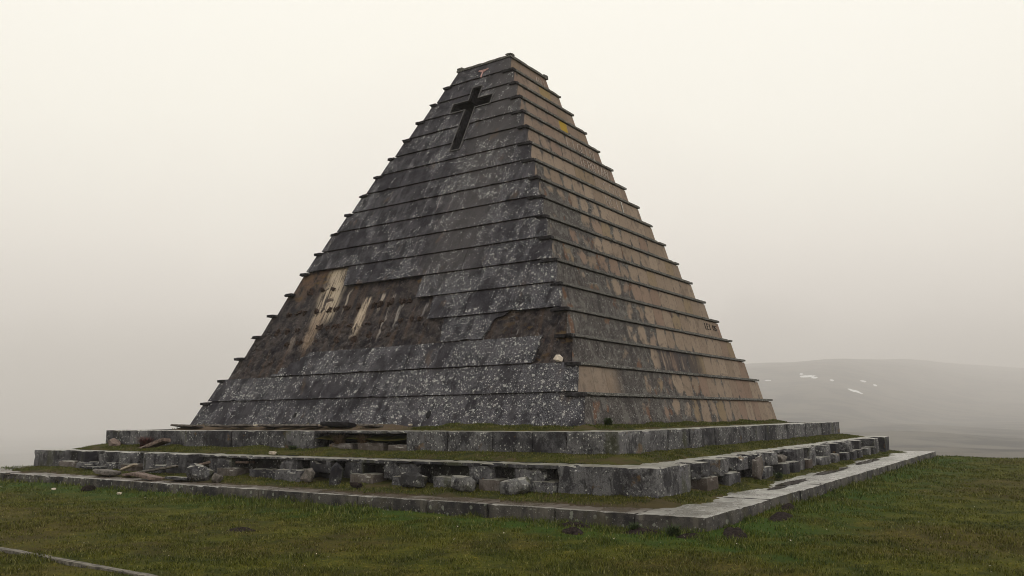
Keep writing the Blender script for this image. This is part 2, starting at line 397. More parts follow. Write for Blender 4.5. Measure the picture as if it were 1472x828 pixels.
def mat_ground():
    M = Mat('mossy_turf_ground'); g, n2, n3, n4 = ground_col(M)
    d = M.t.nodes.new('ShaderNodeCameraData')
    g = M.mix(M.mul(M.st(n4, .44, .62), .75), g, (.014, .015, .003))
    dirt = M.mul(M.st(M.noise(2.4, 5, .65, dist=.4), .655, .69), .85)
    g = M.mix(dirt, g, (.030, .024, .021))
    M.t.nodes.remove(d)
    # bare hillside beyond the plateau
    hill = M.st(M.x, 90., 200.)
    hc = M.mix(M.st(M.noise(.010, 8, .68), .42, .58), (.022, .022, .022), (.095, .085, .070))
    g = M.mix(hill, g, hc)
    M.bump(M.add(M.mul(n3, 1.), M.mul(n4, .5)), .9, .05)
    return M.done(g, .95, .1)
def mat_turf():
    M = Mat('terrace_moss_turf'); n2 = M.noise(1.6, 6, .65); n3 = M.noise(11, 5, .7)
    g = M.mix(M.st(n2, .36, .62), (.030, .036, .008), (.085, .078, .016))
    g = M.mix(M.mul(M.st(n3, .5, .68), .6), g, (.045, .034, .017))
    brown = M.mul(M.st(M.noise(.8, 5, .65), .50, .60), .7)
    g = M.mix(brown, g, (.065, .046, .026))
    leftmud = M.mul(M.mul(M.st(M.x, -5.2, -5.9), M.st(M.y, -5.5, -5.)), .85)
    g = M.mix(leftmud, g, (.060, .043, .030))
    top_rub = M.mul(M.mul(M.st(M.z, -.3, -.25), M.st(M.y, 6., 7.5)), .9)
    g = M.mix(top_rub, g, (.12, .085, .062))
    M.bump(M.add(n3, M.noise(40, 3, .7)), .9, .04)
    return M.done(g, .95, .1)
def mat_blade(name, cols):
    M = Mat(name); a = M.t.nodes.new('ShaderNodeAttribute'); a.attribute_name = 'tint'; tint = a.outputs['Fac']
    g, n2, n3, n4 = ground_col(M)
    t = M.mix(M.st(tint, .0, 1.), cols[0], cols[1])
    t = M.mix(M.mul(M.st(tint, .88, .93), .9), t, cols[2])
    c = M.mix(.62, g, t)
    return M.done(c, .7, .2)
def mat_plain(name, col, rough=.8, sc=8, var=.5, spec=.3, bump=.5):
    M = Mat(name); n = M.noise(sc, 5, .65)
    c = M.mix(M.st(n, .3, .7), tuple(v*(1-var) for v in col), tuple(min(1, v*(1+var)) for v in col))
    M.bump(n, bump, .03)
    return M.done(c, rough, spec)

m_front, m_back, m_side, m_ledge = mat_front(), mat_backing(), mat_side(), mat_ledge()
m_terr = mat_terrace(); m_terr_warm = mat_terrace('brown_terrace_stone', brown=.45)
m_lich = mat_terrace('lichen_crusted_rock', lo=(.03, .028, .030), hi=(.20, .195, .19))
m_notch = mat_plain('near_black_ledge_end', (.020, .018, .021), .9, 9, .8)  # one near-black colour over the whole ledge end
m_slab, m_ground, m_turf = mat_slab(), mat_ground(), mat_turf()
m_blade = mat_blade('grass_blade', [(.014, .024, .002), (.150, .155, .018), (.30, .28, .12)])
m_blade2 = mat_blade('terrace_grass_blade', [(.018, .026, .003), (.150, .135, .018), (.30, .26, .12)])
m_soil = mat_plain('dark_soil', (.022, .016, .015), 1.0, 18, .7, .05, 1.)
m_rubble = mat_plain('pale_rubble', (.125, .110, .098), .9, 9, .5)
m_pink = mat_plain('reddish_slab_stone', (.150, .108, .090), .85, 12, .6)
m_cream = mat_plain('cream_stone', (.40, .34, .27), .85, 8, .35)
m_white = mat_plain('pale_stone', (.62, .54, .45), .8, 5, .2)
m_black = mat_plain('near_black_stone', (.008, .007, .009), .9, 6, .5)  # near-black for the drain holes, the riser gap wall and one slab
m_chalk = mat_plain('chalk_scratches', (.50, .43, .39), .9, 20, .3)
m_inkm = mat_plain('dark_paint', (.022, .017, .020), .8, 20, .3)
m_pinkpaint = mat_plain('pink_paint', (.55, .33, .31), .7, 20, .25)
m_rustst = mat_plain('rusty_stub', (.045, .028, .022), .9, 14, .6)
m_weed = mat_plain('dry_weed', (.13, .085, .05), .9, 14, .5)
m_twig = mat_plain('red_twig', (.085, .025, .022), .8, 14, .4)
m_green = mat_plain('dark_green_tuft', (.030, .050, .010), .8, 14, .5)
m_snow = mat_plain('snow', (.85, .86, .88), .6, 2, .05)
m_pud = bpy.data.materials.new('brown_puddle_water'); m_pud.use_nodes = True
_b = m_pud.node_tree.nodes['Principled BSDF']; _b.inputs['Base Color'].default_value = (.045, .032, .026, 1); _b.inputs['Roughness'].default_value = .12

# ------------------------------------------------------------------ ground and far terrain: one polar sheet centred under the camera
def sstep(a, b, v): 
    t = np.clip((v-a)/(b-a), 0, 1); return t*t*(3-2*t)
def fbm(x, y, s, seed=0, octv=3):
    out = np.zeros_like(x); amp = 1
    rs = np.random.default_rng(seed)
    for o in range(octv):
        for q in range(5):
            a = rs.uniform(0, 2*math.pi); ph = rs.uniform(0, 6.28); k = s*rs.uniform(.7, 1.4)
            out += amp*.3*np.sin(k*(x*math.cos(a)+y*math.sin(a))+ph)
        s *= 2.1; amp *= .5
    return out
def right_(az): return sstep(27, 12, az)*sstep(-60, -20, az)
def ground_z(x, y):
    x = np.asarray(x, float); y = np.asarray(y, float)
    dx = np.maximum(np.maximum(x-26, -100-x), 0); dy = np.maximum(np.maximum(y-31, -60-y), 0)
    d = np.hypot(dx, dy)
    cx, cy = x-CAM.x, y-CAM.y; r = np.hypot(cx, cy); az = np.degrees(np.arctan2(cy, cx))
    ds = np.maximum(-D1-x, -D1-y)
    near = GZ + .30*sstep(5, 18, ds) + .035*fbm(x, y, .9, 1) + .022*fbm(x, y, 3.2, 2)
    drop = .02*np.minimum(d, 12)**2+.10*np.maximum(d-6, 0)+.2*(1-right_(az))*np.maximum(d-6, 0)
    right = sstep(27, 12, az)*sstep(-60, -20, az)
    floor = -26 - 105*(1-right) + 7*fbm(x, y, .006, 12)
    z = np.maximum(near-drop, floor) + np.minimum(d*.02, 3)*fbm(x, y, .02, 3)*right
    # far hillside to the right
    D = 4100 + 2300*sstep(15, 3, az)
    ridge = D*(.0545 + .0035*np.exp(-((az-13)/3.)**2) - .012*sstep(9, 2, az) + .0008*fbm(az, r*0, 1.1, 5))
    up = sstep(.30, 1., r/D)**.8
    hz = (ridge*up + (-26 + 9*fbm(x, y, .004, 12))*(1-up))
    hz = np.where(r > D, ridge - (r-D)*.04, hz) + 6.*fbm(x, y, .008, 8)*np.clip(up*(1-up)*4, 0, 1)
    m = sstep(32, 25, az)*sstep(-60, -20, az)*sstep(700, 1500, r)
    return z*(1-m)+hz*m
NA, NR = 420, 300
rr = np.concatenate([[0.], np.geomspace(.8, 9000, NR-1)])
aa = np.linspace(0, 2*math.pi, NA, endpoint=False)
# finer azimuth inside the view
w = np.interp(aa, [0, 2*math.pi], [0, 1])
aa = YAW + math.pi*np.sign(w-.5)*np.abs(2*w-1)**1.5
Rg, Ag = np.meshgrid(rr, aa, indexing='ij')
gx = CAM.x+Rg*np.cos(Ag); gy = CAM.y+Rg*np.sin(Ag); gz = ground_z(gx, gy)
# keep the ground under the monument
inside = (gx > -D1+.3) & (gy > -D1+.3) & (gx < V+D1-.3) & (gy < U+D1-.3)
gz = np.where(inside, GZ-.15, gz)
verts = np.stack([gx, gy, gz], -1).reshape(-1, 3)
i, j = np.meshgrid(np.arange(NR-1), np.arange(NA), indexing='ij')
jn = (j+1) % NA
faces = np.stack([i*NA+j, (i+1)*NA+j, (i+1)*NA+jn, i*NA+jn], -1).reshape(-1, 4)
def mesh_np(name, verts, faces, smooth=False):
    me = bpy.data.meshes.new(name); k = faces.shape[1]
    me.vertices.add(len(verts)); me.vertices.foreach_set('co', np.ascontiguousarray(verts, dtype=np.float32).ravel())
    me.loops.add(faces.size); me.loops.foreach_set('vertex_index', faces.astype(np.int32).ravel())
    me.polygons.add(len(faces)); me.polygons.foreach_set('loop_start', np.arange(0, faces.size, k, dtype=np.int32))
    me.polygons.foreach_set('loop_total', np.full(len(faces), k, dtype=np.int32))
    if smooth: me.polygons.foreach_set('use_smooth', np.ones(len(faces), bool))
    me.update(calc_edges=True); me.validate(); return me
g = link_mesh('ground', mesh_np('ground', verts, faces, True), m_ground)
tag(g, kind='structure')

# ------------------------------------------------------------------ the pyramid
pyr = empty('stepped_pyramid', (0, 0, 0), label='huge stepped stone pyramid with a cross cut into its dark lichened front face', cat='pyramid', kind='thing')
def yr(k, t): return (k-1)*S + LEAN*t            # right edge of tier k at relative height t
CR = dict(x0=9.71, x1=10.28, a0=8.80, a1=11.21, zb=12.68, z0=15.12, z1=15.65, zt=16.43)
def cross_poly(g=0.):
    c = CR
    return [(c['x0']-g, c['zb']-g), (c['x1']+g, c['zb']-g), (c['x1']+g, c['z0']-g), (c['a1']+g, c['z0']-g), (c['a1']+g, c['z1']+g), (c['x1']+g, c['z1']+g),
            (c['x1']+g, c['zt']+g), (c['x0']-g, c['zt']+g), (c['x0']-g, c['z1']+g), (c['a0']-g, c['z1']+g), (c['a0']-g, c['z0']-g), (c['x0']-g, c['z0']-g)]
def prism_bm(poly, fx, bx):
    """poly in (y, z); fx, bx give the x of front and back at (y, z)"""
    bm = bmesh.new()
    fr = [bm.verts.new((fx(y, z), y, z)) for y, z in poly]; bk = [bm.verts.new((bx(y, z), y, z)) for y, z in poly]
    bm.faces.new(fr); bm.faces.new(list(reversed(bk)))
    for a in range(len(poly)):
        b = (a+1) % len(poly); bm.faces.new((fr[b], fr[a], bk[a], bk[b]))
    bmesh.ops.recalc_face_normals(bm, faces=bm.faces[:])
    return bm
cut = obj('cutter', prism_bm(cross_poly(), lambda y, z: SF*z-.6, lambda y, z: SF*z+1.05), m_black)
def cut_cross(o):
    md = o.modifiers.new('cut', 'BOOLEAN'); md.operation = 'DIFFERENCE'; md.object = cut; md.solver = 'EXACT'
    dg = bpy.context.evaluated_depsgraph_get(); me = bpy.data.meshes.new_from_object(o.evaluated_get(dg))
    o.modifiers.clear(); o.data = me

for k in range(1, 19):
    zb, zt = zk(k-1), zk(k)
    b = -.32 if k == 1 else zb-.05
    t = zt-(.15 if k < 18 else .05)
    def corner(z, yy):
        tt = (z-zb)/(zt-zb); return yr(k, tt)
    bm = bmesh.new()
    # front mantle is a separate face material (index 1)
    ring = []
    for z in (b, t):
        y0 = corner(z, 0); y1 = U-y0; xf = SF*z+.14; xb = V-y0
        ring += [(xf, y0, z), (xb, y0, z), (xb, y1, z), (xf, y1, z)]
    rough_hex(bm, ring, cell=.5, edge=.004, amp=.006, seed=k)
    for fc in bm.faces:
        fc.normal_update()
        if fc.normal.x < -.6: fc.material_index = 1
    o = obj('tier', bm, [m_side, m_back], pyr)
    if 13 <= k <= 17: cut_cross(o)
    if k < 18:      # set-back neck, a groove added to darken the shadow line under the ledge
        nk = []
        for z in (t-.01, zt-.05):
            y0 = yr(k, 1)+.055; nk += [(SF*z+(1.1 if 13 <= k <= 17 else .152), y0, z), (V-y0, y0, z), (V-y0, U-y0, z), (SF*z+(1.1 if 13 <= k <= 17 else .152), U-y0, z)]
        bm = bmesh.new(); rough_hex(bm, nk, cell=.6, edge=.002, amp=.0, seed=k); obj('ledge_shadow_neck', bm, m_side, o)
    # ledges on the three stepped sides
    if k < 18:
        yo = yr(k, 1)-OV; yi = k*S+.10; xf = SF*zt
        for nm, cs in (('ledge', box8(xf-.015, V-yo, yo, yi, zt-.11, zt)), ('ledge', box8(xf-.015, V-yo, U-yi, U-yo, zt-.11, zt)),
                       ('ledge', box8(V-yi, V-yo, yi+.002, U-yi-.002, zt-.11, zt))):
            bm = bmesh.new(); rough_hex(bm, cs, cell=.13, edge=.010, amp=.003, seed=k, chip=.022); obj(nm, bm, m_ledge, o)
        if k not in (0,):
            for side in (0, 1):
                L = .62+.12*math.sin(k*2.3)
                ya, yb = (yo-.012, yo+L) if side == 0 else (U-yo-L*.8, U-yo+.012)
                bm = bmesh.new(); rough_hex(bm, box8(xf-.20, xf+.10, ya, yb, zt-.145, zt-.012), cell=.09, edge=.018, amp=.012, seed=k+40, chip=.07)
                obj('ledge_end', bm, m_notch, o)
    else:
        yo = yr(k, 1)-.12
        bm = bmesh.new(); rough_hex(bm, box8(SF*zt-.13, V-yo, yo, U-yo, zt-.10, zt+.03), cell=.12, edge=.012, amp=.004, seed=k, chip=.02)
        obj('top_coping', bm, m_ledge, o)
        for (cx_, cy_) in ((SF*zt+.05, yo+.18), (V-yo-.2, yo+.18), (SF*zt+.05, U-yo-.2)):
            bm = bmesh.new(); rough_hex(bm, box8(cx_-.2, cx_+.18, cy_-.2, cy_+.18, zt+.02, zt+.12), cell=.07, edge=.03, amp=.015, seed=int(cx_*7), chip=.06)
            obj('corner_stone', bm, m_ledge, o)

# front facing slabs
def jag(a, b, n, amp, seed):
    """points from a to b with a broken-edge jitter"""
    out = [a]
    for q in range(1, n):
        t = q/n; j = nz3((t*5, seed, 0), 1.7, seed)*amp + nz3((t*17, seed, 3), 1.9, seed)*amp*.4
        out.append((a[0]+(b[0]-a[0])*t+j, a[1]+(b[1]-a[1])*t+j*.3))
    return out
LB = {7: [(13.84, None), (14.1, None)], 6: [(9.12, None), (9.2, None)], 5: [(8.09, None), (8.2, None)], 4: [(6.99, None), (7.25, None)]}
for k in range(1, 19):
    zb, zt = zk(k-1)+.030, zk(k)
    if k == 1: zb = -.3
    zb0 = zk(k-1)
    def ye(z, k=k, zb0=zb0):
        return yr(k, (z-zb0)/(zk(k)-zb0))
    y0b, y0t = ye(zb)-.004, ye(zt)-.004; y1b, y1t = U-y0b, U-y0t
    left_b, left_t, right_b, right_t = y1b, y1t, y0b, y0t
    left_edge = [(left_b, zb), (left_t, zt)]; right_edge = [(right_t, zt), (right_b, zb)]
    if k in LB:
        a, b_ = LB[k][0][0], LB[k][1][0]; left_edge = jag((a, zb), (b_, zt), 7, .10, k)+[(b_, zt)]
    if k == 3: left_edge = jag((16.25, zb), (14.35, zt-.10), 12, .35, 3)+[(14.30, zt)]
    if k == 4: right_edge = jag((4.15, zt), (4.75, zb+.72), 5, .12, 11)+jag((4.75, zb+.72), (5.02, zb), 4, .08, 12)+[(5.02, zb)]
    if k == 3: right_edge = jag((2.36, zt), (2.52, zb), 7, .09, 13)+[(2.52, zb)]
    # outline walked left edge up, top to right, right edge down, back along the bottom
    ymax = max(left_edge[0][0], left_edge[-1][0]); ymin = min(right_edge[0][0], right_edge[-1][0])
    cuts = []; y = right_edge[0][0]+1.2+random.random()
    while y < left_edge[-1][0]-1.2:
        cuts.append(y); y += random.uniform(1.8, 2.7)
    bounds = [None]+cuts+[None]
    for q in range(len(bounds)-1):
        lo, hi = bounds[q], bounds[q+1]
        re = right_edge if lo is None else [(lo+.009, zt), (lo+.009, zb)]
        le = left_edge if hi is None else [(hi-.009, zb), (hi-.009, zt)]
        ya, yb = re[-1][0], le[0][0]
        n = max(2, int(abs(yb-ya)/.22))
        bot = [(ya+(yb-ya)*s_/n, zb+.010*nz3((ya+(yb-ya)*s_/n, k, 0), 2.7)+max(0, nz3((ya+(yb-ya)*s_/n, k, 5), 2.1)-.40)*.14) for s_ in range(1, n)]
        poly = list(re)+bot+list(le)
        so = random.uniform(0, .016)
        xf = lambda y, z: SF*z-.075*(1-(z-zb0)/(zk(k)-zb0))-so
        b2 = prism_bm(poly, xf, lambda y, z: SF*z+.15)
        o = obj('facing_slab', b2, m_front, pyr)
        if 13 <= k <= 17 and (lo is None or lo < 11.3) and (hi is None or hi > 8.7):
            cut_cross(o)
            bi = bmesh.new(); bi.from_mesh(o.data); left = set(bi.verts); parts = []
            while left:
                st_ = [left.pop()]; isl = set(st_)
                while st_:
                    for e_ in st_.pop().link_edges:
                        for v_ in e_.verts:
                            if v_ in left: left.discard(v_); isl.add(v_); st_.append(v_)
                parts.append([v_.index for v_ in isl])
            bi.free()
            if len(parts) > 1:
                for pi, idx in enumerate(parts):
                    keep = set(idx); bi = bmesh.new(); bi.from_mesh(o.data)
                    bmesh.ops.delete(bi, geom=[v_ for v_ in bi.verts if v_.index not in keep], context='VERTS')
                    obj('facing_slab', bi, [], pyr).data.materials.append(m_front)
                bpy.data.objects.remove(o)
bpy.data.objects.remove(cut)

# thin worn rim around the cross and recess lining darkened to put its shade in the colour
cp = cross_poly(); cp2 = cross_poly(.045)
bm = bmesh.new()
for a in range(12):
    b = (a+1) % 12
    q = [cp[a], cp[b], cp2[b], cp2[a]]
    fr = [bm.verts.new((SF*z-.095, y, z)) for y, z in q]; bk = [bm.verts.new((SF*z+.05, y, z)) for y, z in q]
    bm.faces.new(fr); bm.faces.new(list(reversed(bk)))
    for c in range(4):
        d = (c+1) % 4; bm.faces.new((fr[d], fr[c], bk[c], bk[d]))
bmesh.ops.recalc_face_normals(bm, faces=bm.faces[:])
obj('cross_rim', bm, mat_plain('worn_rim_stone', (.10, .095, .095), .9, 12, .4), pyr)
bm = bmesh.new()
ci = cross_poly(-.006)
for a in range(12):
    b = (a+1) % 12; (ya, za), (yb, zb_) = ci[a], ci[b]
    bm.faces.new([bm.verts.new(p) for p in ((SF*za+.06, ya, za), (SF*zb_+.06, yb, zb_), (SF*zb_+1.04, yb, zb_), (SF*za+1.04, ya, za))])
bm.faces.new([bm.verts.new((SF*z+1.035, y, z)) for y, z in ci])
obj('cross_recess', bm, mat_plain('recess_shade_stone', (.022, .020, .024), .9, 6, .6), pyr)

# broken backing: rough rubble core behind the lost slabs
def core(y0, y1f, z0, z1, seed, cell=.055):
    ny = int((y1f(z0)-y0)/cell); nzv = int((z1-z0)/cell); V_ = []; F_ = []
    for a in range(nzv+1):
        z = z0+(z1-z0)*a/nzv; ye_ = y1f(z)
        for b in range(ny+1):
            y = y0+(ye_-y0)*b/ny
            rub = max(0, min(1, (4.95-z)*1.1+.7*nz3((0, y, z), .6, seed)))*(1 if b < ny-2 else .3)
            p = Vector((seed, y*3.1+.6*nz3((0, y, z), 1.5, 4), z*3.1)); c, pts_ = noise.voronoi(p)
            e_ = min(1, (c[1]-c[0])/.16); hr = .5+.5*noise.noise(pts_[0]*5.3)
            h = (.115*e_*hr+.035*nz3((0, y, z), 7, seed))*rub
            h += max(0, nz3((0, y*.9, z*.5), 1.3, seed+5))*.03
            V_.append((SF*z+.128-min(h, .125), y, z))
    for a in range(nzv):
        for b in range(ny):
            q = a*(ny+1)+b; F_.append((q, q+1, q+ny+2, q+ny+1))
    return mesh_np('rubble_core', np.array(V_), np.array(F_))
def left_lim(z):
    k = max(1, min(18, int(z)+1))
    for kk in range(1, 19):
        if zk(kk-1) <= z < zk(kk): k = kk
    return U-yr(k, (z-zk(k-1))/(zk(k)-zk(k-1)))-.01
for za, zb_ in ((2.0, 7.1),):
    for k in range(3, 8):
        link_mesh('rubble_core', core(6.7, lambda z, k=k: U-yr(k, (z-zk(k-1))/(zk(k)-zk(k-1)))-.012, zk(k-1)+.002, zk(k)-.052 if k == 7 else zk(k)-.002, 2), m_back, pyr)
for k in (3, 4):
    me = core(.0, lambda z: 5.3, zk(k-1)+.002, zk(k)-.002, 9)
    co = np.empty(len(me.vertices)*3, np.float32); me.vertices.foreach_get('co', co); co = co.reshape(-1, 3)
    ymin = (k-1)*S+LEAN*(co[:, 2]-zk(k-1))/(zk(k)-zk(k-1))+.012
    co[:, 1] = ymin+(co[:, 1]/5.3)*(5.3-ymin); me.vertices.foreach_set('co', co.ravel())
    link_mesh('rubble_core', me, m_back, pyr)

def rock_bm(bm, c, size, seed, rot=None, sub=2, amp=.35):
    vs_ = bmesh.ops.create_icosphere(bm, subdivisions=sub, radius=1)['verts']
    R_ = rot.to_matrix() if rot else Matrix.Identity(3)
    for v in vs_:
        p = v.co.copy(); d = 1+amp*noise.noise(p*1.3+Vector((seed*3.1, seed, -seed)))+.25*amp*noise.noise(p*4+Vector((seed, 0, seed)))
        # flatten towards planes for a quarried look
        q = Vector([math.copysign(abs(w)**.65, w) for w in p]); q = q*d
        v.co = Vector(c)+R_ @ Vector((q.x*size[0], q.y*size[1], q.z*size[2]))
from mathutils import Euler
# stubs left along the three lost lines of raised letters
random.seed(5)
lines = [(5.05, 17.3, 8.9, [17.0, 16.4, 16.0, 15.1, 14.3, 13.9, 13.2, 12.4, 11.6, 11.2, 10.6, 9.9, 9.5]), (6.1, 0, 0, [16.3, 16.0, 15.3, 14.6]), (4.2, 0, 0, [17.2, 16.6, 15.9, 14.5, 13.9, 13.4, 12.6, 11.5, 10.6, 9.6, 9.1, 8.6]), (3.55, 0, 0, [16.2, 15.4, 14.3, 13.1, 12.0, 11.1, 10.0])]
for z, _, _, ys in lines:
    for y in ys:
        bmz = bmesh.new()
        for q in range(random.choice((2, 3, 4))):
            yy = y+random.uniform(-.12, .12); zz = z+random.uniform(-.05, .08)
            rock_bm(bmz, (SF*zz+.09, yy, zz), (random.uniform(.05, .09), random.uniform(.04, .15), random.uniform(.03, .11)), random.random()*50, Euler((random.uniform(-1.4, 1.4), 0, 0)), 2, 1.1)
        obj('letter_stub', bmz, m_rustst, pyr)

# scratched and painted writing
def stroke(bm, pts, r, place):
    P3 = [Vector(place(*p)) for p in pts]
    for a in range(len(P3)-1):
        d = P3[a+1]-P3[a]; L = d.length
        if L < 1e-4: continue
        mt = Matrix.Translation((P3[a]+P3[a+1])/2) @ d.to_track_quat('Z', 'Y').to_matrix().to_4x4()
        bmesh.ops.create_cone(bm, cap_ends=True, segments=5, radius1=r, radius2=r*random.uniform(.6, 1.1), depth=L*1.03, matrix=mt)
GL = {'S': [[(1, .85), (.6, 1), (.1, .85), (.1, .6), (.9, .4), (.9, .12), (.5, 0), (0, .1)]], 'I': [[(.5, 0), (.5, 1)]], 'Q': [[(.5, 0), (.05, .3), (.05, .75), (.5, 1), (.95, .75), (.95, .3), (.5, 0)], [(.5, .35), (1.05, -.05)]],
      'N': [[(.05, 0), (.1, 1), (.9, 0), (.95, 1)]], 'E': [[(1, 1), (0, 1), (0, 0), (1, 0)], [(0, .5), (.7, .5)]], 'R': [[(0, 0), (0, 1), (.8, .9), (.85, .6), (0, .5), (.95, 0)]],
      'L': [[(0, 1), (0, 0), (.9, 0)]], 'C': [[(1, .85), (.5, 1), (.05, .6), (.1, .2), (.5, 0), (1, .12)]], 'O': [[(.5, 0), (.05, .35), (.1, .8), (.5, 1), (.95, .7), (.9, .2), (.5, 0)]],
      'D': [[(0, 0), (0, 1), (.7, .9), (1, .5), (.7, .08), (0, 0)]], 'A': [[(0, 0), (.5, 1), (1, 0)], [(.2, .4), (.8, .4)]], 'T': [[(0, 1), (1, 1)], [(.5, 1), (.5, 0)]], 'M': [[(0, 0), (.05, 1), (.5, .3), (.95, 1), (1, 0)]],
      '(': [[(.9, 1), (.3, .7), (.3, .3), (.9, 0)]], 'H': [[(0, 0), (0, 1)], [(1, 0), (1, 1)], [(0, .5), (1, .5)]], 'U': [[(0, 1), (.05, .2), (.5, 0), (.95, .2), (1, 1)]], 'Y': [[(0, 1), (.5, .5), (1, 1)], [(.5, .5), (.5, 0)]]}
def write(txt, k, x0, x1, tz, h, mat, r=.014, slack=.25):
    bm = bmesh.new(); w = (x1-x0)/len(txt)
    def place(x, t):
        z = zk(k-1)+(zk(k)-zk(k-1))*t; return (x, yr(k, t)-.022, z)
    for q, ch in enumerate(txt):
        if ch == ' ': continue
        for st_ in GL[ch]:
            stroke(bm, [(x0+w*(q+.1+.75*px), tz+h*py+random.uniform(-.01, .01)) for px, py in st_], r, place)
    return obj('writing', bm, mat, pyr)
write('IIQIN', 14, 10.3, 13.5, .22, .52, m_chalk, .02)
write('IERRIAN', 13, 10.9, 14.0, .18, .55, m_chalk, .02)
write('CON', 12, 12.4, 14.3, .25, .5, m_chalk, .012)
write('NCI', 11, 11.7, 13.2, .25, .5, m_chalk, .014)
write('ANLL', 18, 10.9, 12.0, .2, .42, m_chalk, .013)
write('LEI OS', 5, 16.5, 18.1, .42, .28, m_inkm, .017)
write('T', 11, 13.4, 13.65, .05, .75, mat_plain('white_drip', (.5, .47, .43), .8), .035)
def fplace(y, z): return (SF*z-.075, y, z)
bm = bmesh.new()
stroke(bm, [(10.28, 17.50), (10.0, 17.37), (9.72, 17.52)], .045, fplace); stroke(bm, [(10.0, 17.4), (10.02, 17.2), (10.0, 17.02)], .045, fplace)
stroke(bm, [(10.2, 17.47), (9.8, 17.47)], .05, fplace)
obj('paint_mark', bm, m_pinkpaint, pyr)
# drain hole in the bottom course, its shaded depth put in as a near-black disc
for (y, z, s_) in ((6.40, .36, .10), (13.55, .40, .07)):
    bm = bmesh.new()
    n = 20; R1 = [(s_*math.cos(a*2*math.pi/n)*(1+.15*math.sin(3*a)), 1.5*s_*math.sin(a*2*math.pi/n)) for a in range(n)]
    o1 = [bm.verts.new((SF*(z+b_)-.10, y+a_, z+b_)) for a_, b_ in R1]; o2 = [bm.verts.new((SF*(z+b_*.9)-.07, y+a_*.9, z+b_*.9)) for a_, b_ in R1]
    for a in range(n): bm.faces.new((o1[a], o1[(a+1) % n], o2[(a+1) % n], o2[a]))
    bm.faces.new(o1)
    obj('drain_hole', bm, m_black, pyr)

# pale stone left on the second ledge
def loose(name, c, size, seed, mat, label, cat, rot=(0, 0, 0), kind='rock', group=None, sub=2):
    bm = bmesh.new()
    if kind == 'rock': rock_bm(bm, (0, 0, 0), size, seed, None, sub)
    else: rough_hex(bm, box8(-size[0], size[0], -size[1], size[1], -size[2], size[2]), cell=max(.05, min(size)*1.2), edge=.25*min(size), amp=.12*min(size), seed=seed, chip=.5*min(size))
    o = obj(name, bm, mat); o.location = c; o.rotation_euler = rot
    return tag(o, label, cat, group, 'thing')
loose('pale_stone', (SF*2.16-.06, 1.42, 2.20), (.12, .17, .14), 14.3, m_white, 'pale cream stone lying on the pyramid ledge beside the lower broken corner', 'stone', (.3, .2, .5), sub=1)

# ------------------------------------------------------------------ terraces
t3 = empty('upper_terrace', (0, 0, 0), label='highest stone terrace, directly under the pyramid base', cat='terrace', kind='thing')
t2 = empty('middle_terrace', (0, 0, 0), label='middle stone terrace with broken riser of square blocks and dark gaps', cat='terrace', kind='thing')
t1 = empty('lower_terrace', (0, 0, 0), label='lowest low step of wide wet grey slabs on the grass', cat='terrace', kind='thing')
def run_blocks(name, parent, mat, a, b, fn, lmin=1.0, lmax=1.9, **k):
    s_ = a; q = 0
    while s_ < b-.05:
        e = min(b, s_+random.uniform(lmin, lmax))
        if b-e < .5: e = b
        block(name, fn(s_+.006, e-.006), mat, parent, seed=q+int(a*3), **k); s_ = e; q += 1
random.seed(21)
kw = dict(cell=.10, edge=.014, amp=.008, chip=.025)
XR = V+D3; YL = U+D3
# upper terrace: left run (faces -X) with the gap, right run (faces -Y), far and back runs
block('corner_block', (-D3, -1.0, -D3, -.9, Z3B-.4, Z3), m_terr, t3, seed=1, **kw)
run_blocks('riser_block', t3, m_terr, -.9, 5.11, lambda a, b: (-D3+random.uniform(0, .02), -1.6, a, b, Z3B-.4, Z3-random.uniform(0, .012)), **kw)
run_blocks('riser_block', t3, m_terr, 9.46, YL, lambda a, b: (-D3+random.uniform(0, .03), -1.6, a, b, Z3B-.4, Z3-random.uniform(0, .015)), **kw)
run_blocks('riser_block', t3, m_terr, -1.0, XR, lambda a, b: (a, b, -D3+random.uniform(0, .02), -1.6, Z3B-.4, Z3-random.uniform(0, .012)), **kw)
run_blocks('riser_block', t3, m_terr, -1.6, XR-.01, lambda a, b: (a, b, YL-1, YL, Z3B-.4, Z3-.004), 2.5, 4, cell=.4, edge=.02)
run_blocks('riser_block', t3, m_terr, -1.6, YL-1.02, lambda a, b: (XR-1, XR, a, b, Z3B-.4, Z3-.006), 2.5, 4, cell=.4, edge=.02)
block('inner_wall', (-D3+.75, -1.6, 5.1, 9.47, Z3B-.4, Z3-.1), m_black, t3, cell=.15, edge=.01, amp=.04)
run_blocks('coping_slab', t3, m_terr, 5.11, 9.46, lambda a, b: (-D3+.03, -1.55, a, b, Z3-.09, Z3-.004), cell=.12, edge=.014, amp=.01, chip=.06)
for a, b, h in ((5.12, 5.95, -.62), (6.15, 7.35, -.57), (7.6, 8.75, -.60)):
    block('footing_block', (-D3+.02, -D3+.6, a, b, Z3B-.4, h), m_terr_warm, t3, seed=int(a*9), cell=.1, edge=.03, amp=.02, chip=.1)

# middle terrace
H = .62
block('corner_block', (-D2, -2.44, -D2, -1.82, -2.0, Z2), m_terr, t2, seed=5, cell=.14, edge=.02, amp=.012, chip=.06)
